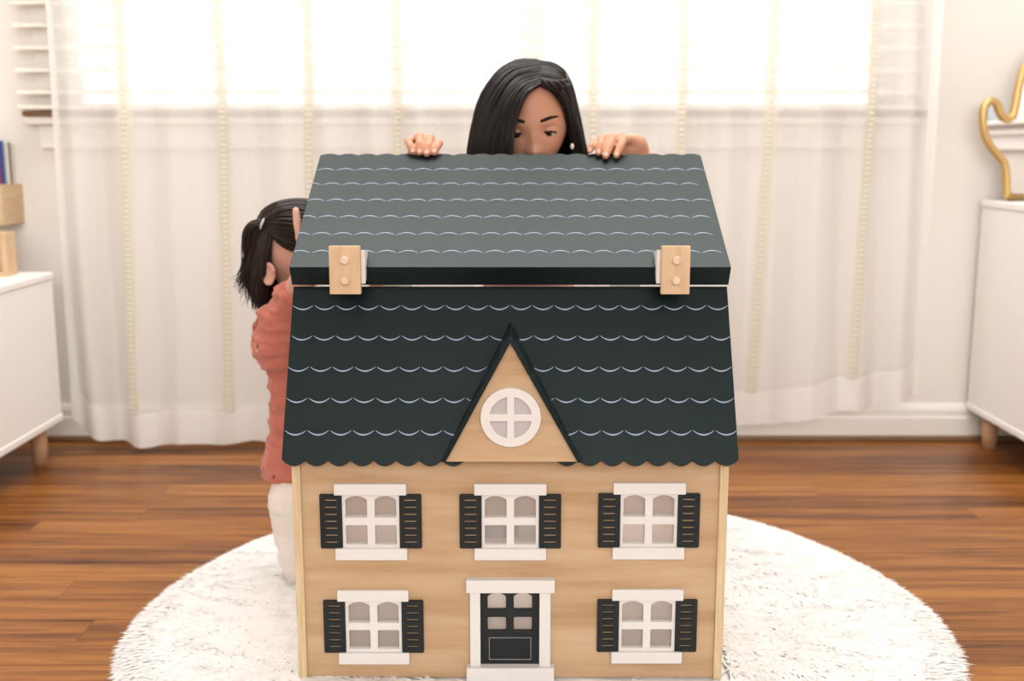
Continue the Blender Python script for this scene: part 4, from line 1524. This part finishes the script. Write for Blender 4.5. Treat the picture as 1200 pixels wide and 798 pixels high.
# hair: combed back to the tie, then the ponytail
tie = at(309, 262, 1.846)
T_ = lambda lst: [at(x, y, Y) for x, y, Y in lst]
scalp = [T_(c_) for c_ in (
    [(372, 300, 1.80), (350, 296, 1.803), (330, 288, 1.808), (318, 276, 1.822), (309.5, 264, 1.846)],
    [(375, 275, 1.80), (350, 268, 1.802), (330, 264, 1.808), (318, 262, 1.823), (309.5, 262, 1.846)],
    [(378, 250, 1.83), (352, 243, 1.825), (330, 246, 1.82), (317, 253, 1.83), (309.5, 261, 1.847)],
    [(375, 238, 1.86), (350, 234, 1.86), (327, 238, 1.85), (314, 249, 1.846), (309, 260, 1.85)],
    [(372, 236, 1.90), (350, 234, 1.905), (325, 238, 1.895), (308, 248, 1.88), (307.5, 260, 1.855)],
    [(375, 250, 1.95), (350, 246, 1.955), (318, 250, 1.94), (300, 262, 1.91), (306, 264, 1.862)],
    [(375, 290, 1.965), (345, 290, 1.965), (312, 290, 1.94), (298, 280, 1.905), (305, 267, 1.862)])]
strands('hair', [scalp], 700, M_hair2, tod, 0.0012, 0.0016, seed=8, tip=0.9)
lower = [T_(c_) for c_ in (
    [(318, 276, 1.815), (314, 292, 1.815), (312, 310, 1.818), (309, 330, 1.825), (306, 350, 1.83), (304, 362, 1.832)],
    [(311, 272, 1.83), (307, 292, 1.826), (304, 312, 1.826), (303, 330, 1.828), (303, 350, 1.832), (303, 364, 1.835)],
    [(303, 272, 1.86), (301, 292, 1.855), (299, 312, 1.85), (297, 332, 1.85), (297, 350, 1.85), (299, 362, 1.85)],
    [(300, 275, 1.90), (300, 295, 1.91), (302, 315, 1.91), (304, 335, 1.90), (306, 350, 1.90), (306, 360, 1.90)],
    [(312, 290, 1.94), (316, 300, 1.945), (322, 315, 1.945), (328, 335, 1.935), (330, 348, 1.93), (330, 358, 1.93)])]
strands('hair', [lower], 420, M_hair2, tod, 0.0012, 0.0028, seed=9, wave=0.003, shrink=0.25)
tail = [T_(c_) for c_ in (
    [(309, 262, 1.846), (299, 263, 1.842), (290, 272, 1.842), (288, 288, 1.845), (294, 283, 1.85), (297, 276, 1.85)],
    [(308, 261, 1.848), (296, 262, 1.845), (288, 275, 1.847), (289, 300, 1.85), (287, 325, 1.85), (284, 345, 1.85)],
    [(308, 263, 1.85), (300, 268, 1.85), (296, 290, 1.85), (291, 315, 1.85), (283, 325, 1.852), (273, 330, 1.855)],
    [(308, 264, 1.852), (303, 274, 1.855), (300, 300, 1.855), (297, 325, 1.855), (292, 345, 1.855), (289, 362, 1.855)])]
strands('ponytail', [tail], 330, M_hair2, tod, 0.0011, 0.0034, seed=10, wave=0.004, shrink=0.3, sheet=False)
bm = bmesh.new()
tcx = tie + Vector((-0.001, -0.001, 0))
ring = [tcx + Matrix.Rotation(0.4, 3, 'Y') @ Vector((0, 0.009 * math.cos(k * math.pi / 8), 0.009 * math.sin(k * math.pi / 8))) for k in range(16)]
add_tube(bm, ring, 0.0022, 8, closed=True)
from_bm('hair_tie', bm, mat('pale_hair_tie', (0.55, 0.55, 0.52), 0.6), tod, True)

# shirt
bm = bmesh.new()
capsule(bm, at(349, 412, 1.872), 0.056, at(354, 470, 1.872), 0.054)
add_tube(bm, [at(352, 440, 1.872), at(355, 480, 1.872), at(354, 520, 1.872), at(352, 546, 1.872), at(352, 556, 1.872)], [0.053, 0.054, 0.057, 0.064, 0.066], 28)
capsule(bm, tch + Vector((0, 0, 0.015)), 0.05, tsh, 0.042)
slv = tsh.lerp(telb, 0.93)
capsule(bm, tsh, 0.044, slv, 0.031)
capsule(bm, at(312, 402, 1.838), 0.022, at(318, 372, 1.822), 0.024)
capsule(bm, tch + Vector((0, 0, 0.015)), 0.05, tsh2, 0.042)
capsule(bm, tsh2, 0.04, Vector((-0.25, 1.865, 0.495)), 0.032)
fuse('shirt', bm, 0.003, 4, M_rust, tod, (0.0052, (20, 20, 50)))


def ruffle(name, c_, ax, r_, amp, wv, wid, parent, m):
    """wavy frill around an axis"""
    ax = Vector(ax).normalized()
    u_ = ax.orthogonal().normalized(); w_ = ax.cross(u_)
    V, F = [], []
    n_ = 96
    for i in range(n_):
        a = i * 2 * math.pi / n_
        rd = u_ * math.cos(a) + w_ * math.sin(a)
        for j in range(5):
            f = j / 4
            q = Vector(c_) + rd * (r_ + f * wid * 0.5 + amp * f * math.sin(a * wv)) + ax * (f * wid + amp * f * math.cos(a * wv * 1.0 + 1))
            V.append(q)
    for i in range(n_):
        for j in range(4):
            F.append((i * 5 + j, ((i + 1) % n_) * 5 + j, ((i + 1) % n_) * 5 + j + 1, i * 5 + j + 1))
    o = from_arrays(name, V, F, m, parent, True)
    md = o.modifiers.new('thick', 'SOLIDIFY'); md.thickness = 0.0018
    return o


axs = (telb - tsh).normalized()
ruffle('cuff_ruffle', tsh.lerp(telb, 0.90), axs, 0.029, 0.0035, 9, 0.011, tod, M_ruffle)
fc = catmull([at(309, 366, 1.835), at(302, 380, 1.84), at(299.5, 395, 1.845), at(302, 408, 1.85), at(309, 420, 1.85)], 40)
V, F = [], []
for i, p in enumerate(fc):
    for j in range(4):
        f = j / 3
        V.append(p + Vector((0.010 - 0.0165 * f, 0.006 * f * math.sin(i * 0.95), 0.0035 * f * math.sin(i * 0.6 + 1))))
for i in range(39):
    for j in range(3): F.append((i * 4 + j, i * 4 + 4 + j, i * 4 + 5 + j, i * 4 + 1 + j))
o = from_arrays('back_ruffle', V, F, M_ruffle, tod, True)
o.modifiers.new('thick', 'SOLIDIFY').thickness = 0.002

# trousers
bm = bmesh.new()
ellipsoid(bm, thip + Vector((0, 0, -0.01)), (0.046, 0.046, 0.04))
for dx_, dy_ in ((0.0, -0.03), (0.055, 0.045)):
    hip_ = thip + Vector((dx_ * 0.4, dy_ * 0.4, -0.02)); kn_ = Vector((-0.369 + dx_, 1.872 + dy_, 0.17)); an_ = Vector((-0.364 + dx_, 1.872 + dy_, 0.062))
    capsule(bm, hip_, 0.042, kn_, 0.058); capsule(bm, kn_, 0.058, an_, 0.048)
    add_tube(bm, [an_, an_ + Vector((0.002, 0, -0.026))], [0.044, 0.040], 20)
fuse('trousers', bm, 0.003, 4, M_pants, tod, (0.0022, (14, 14, 55)))
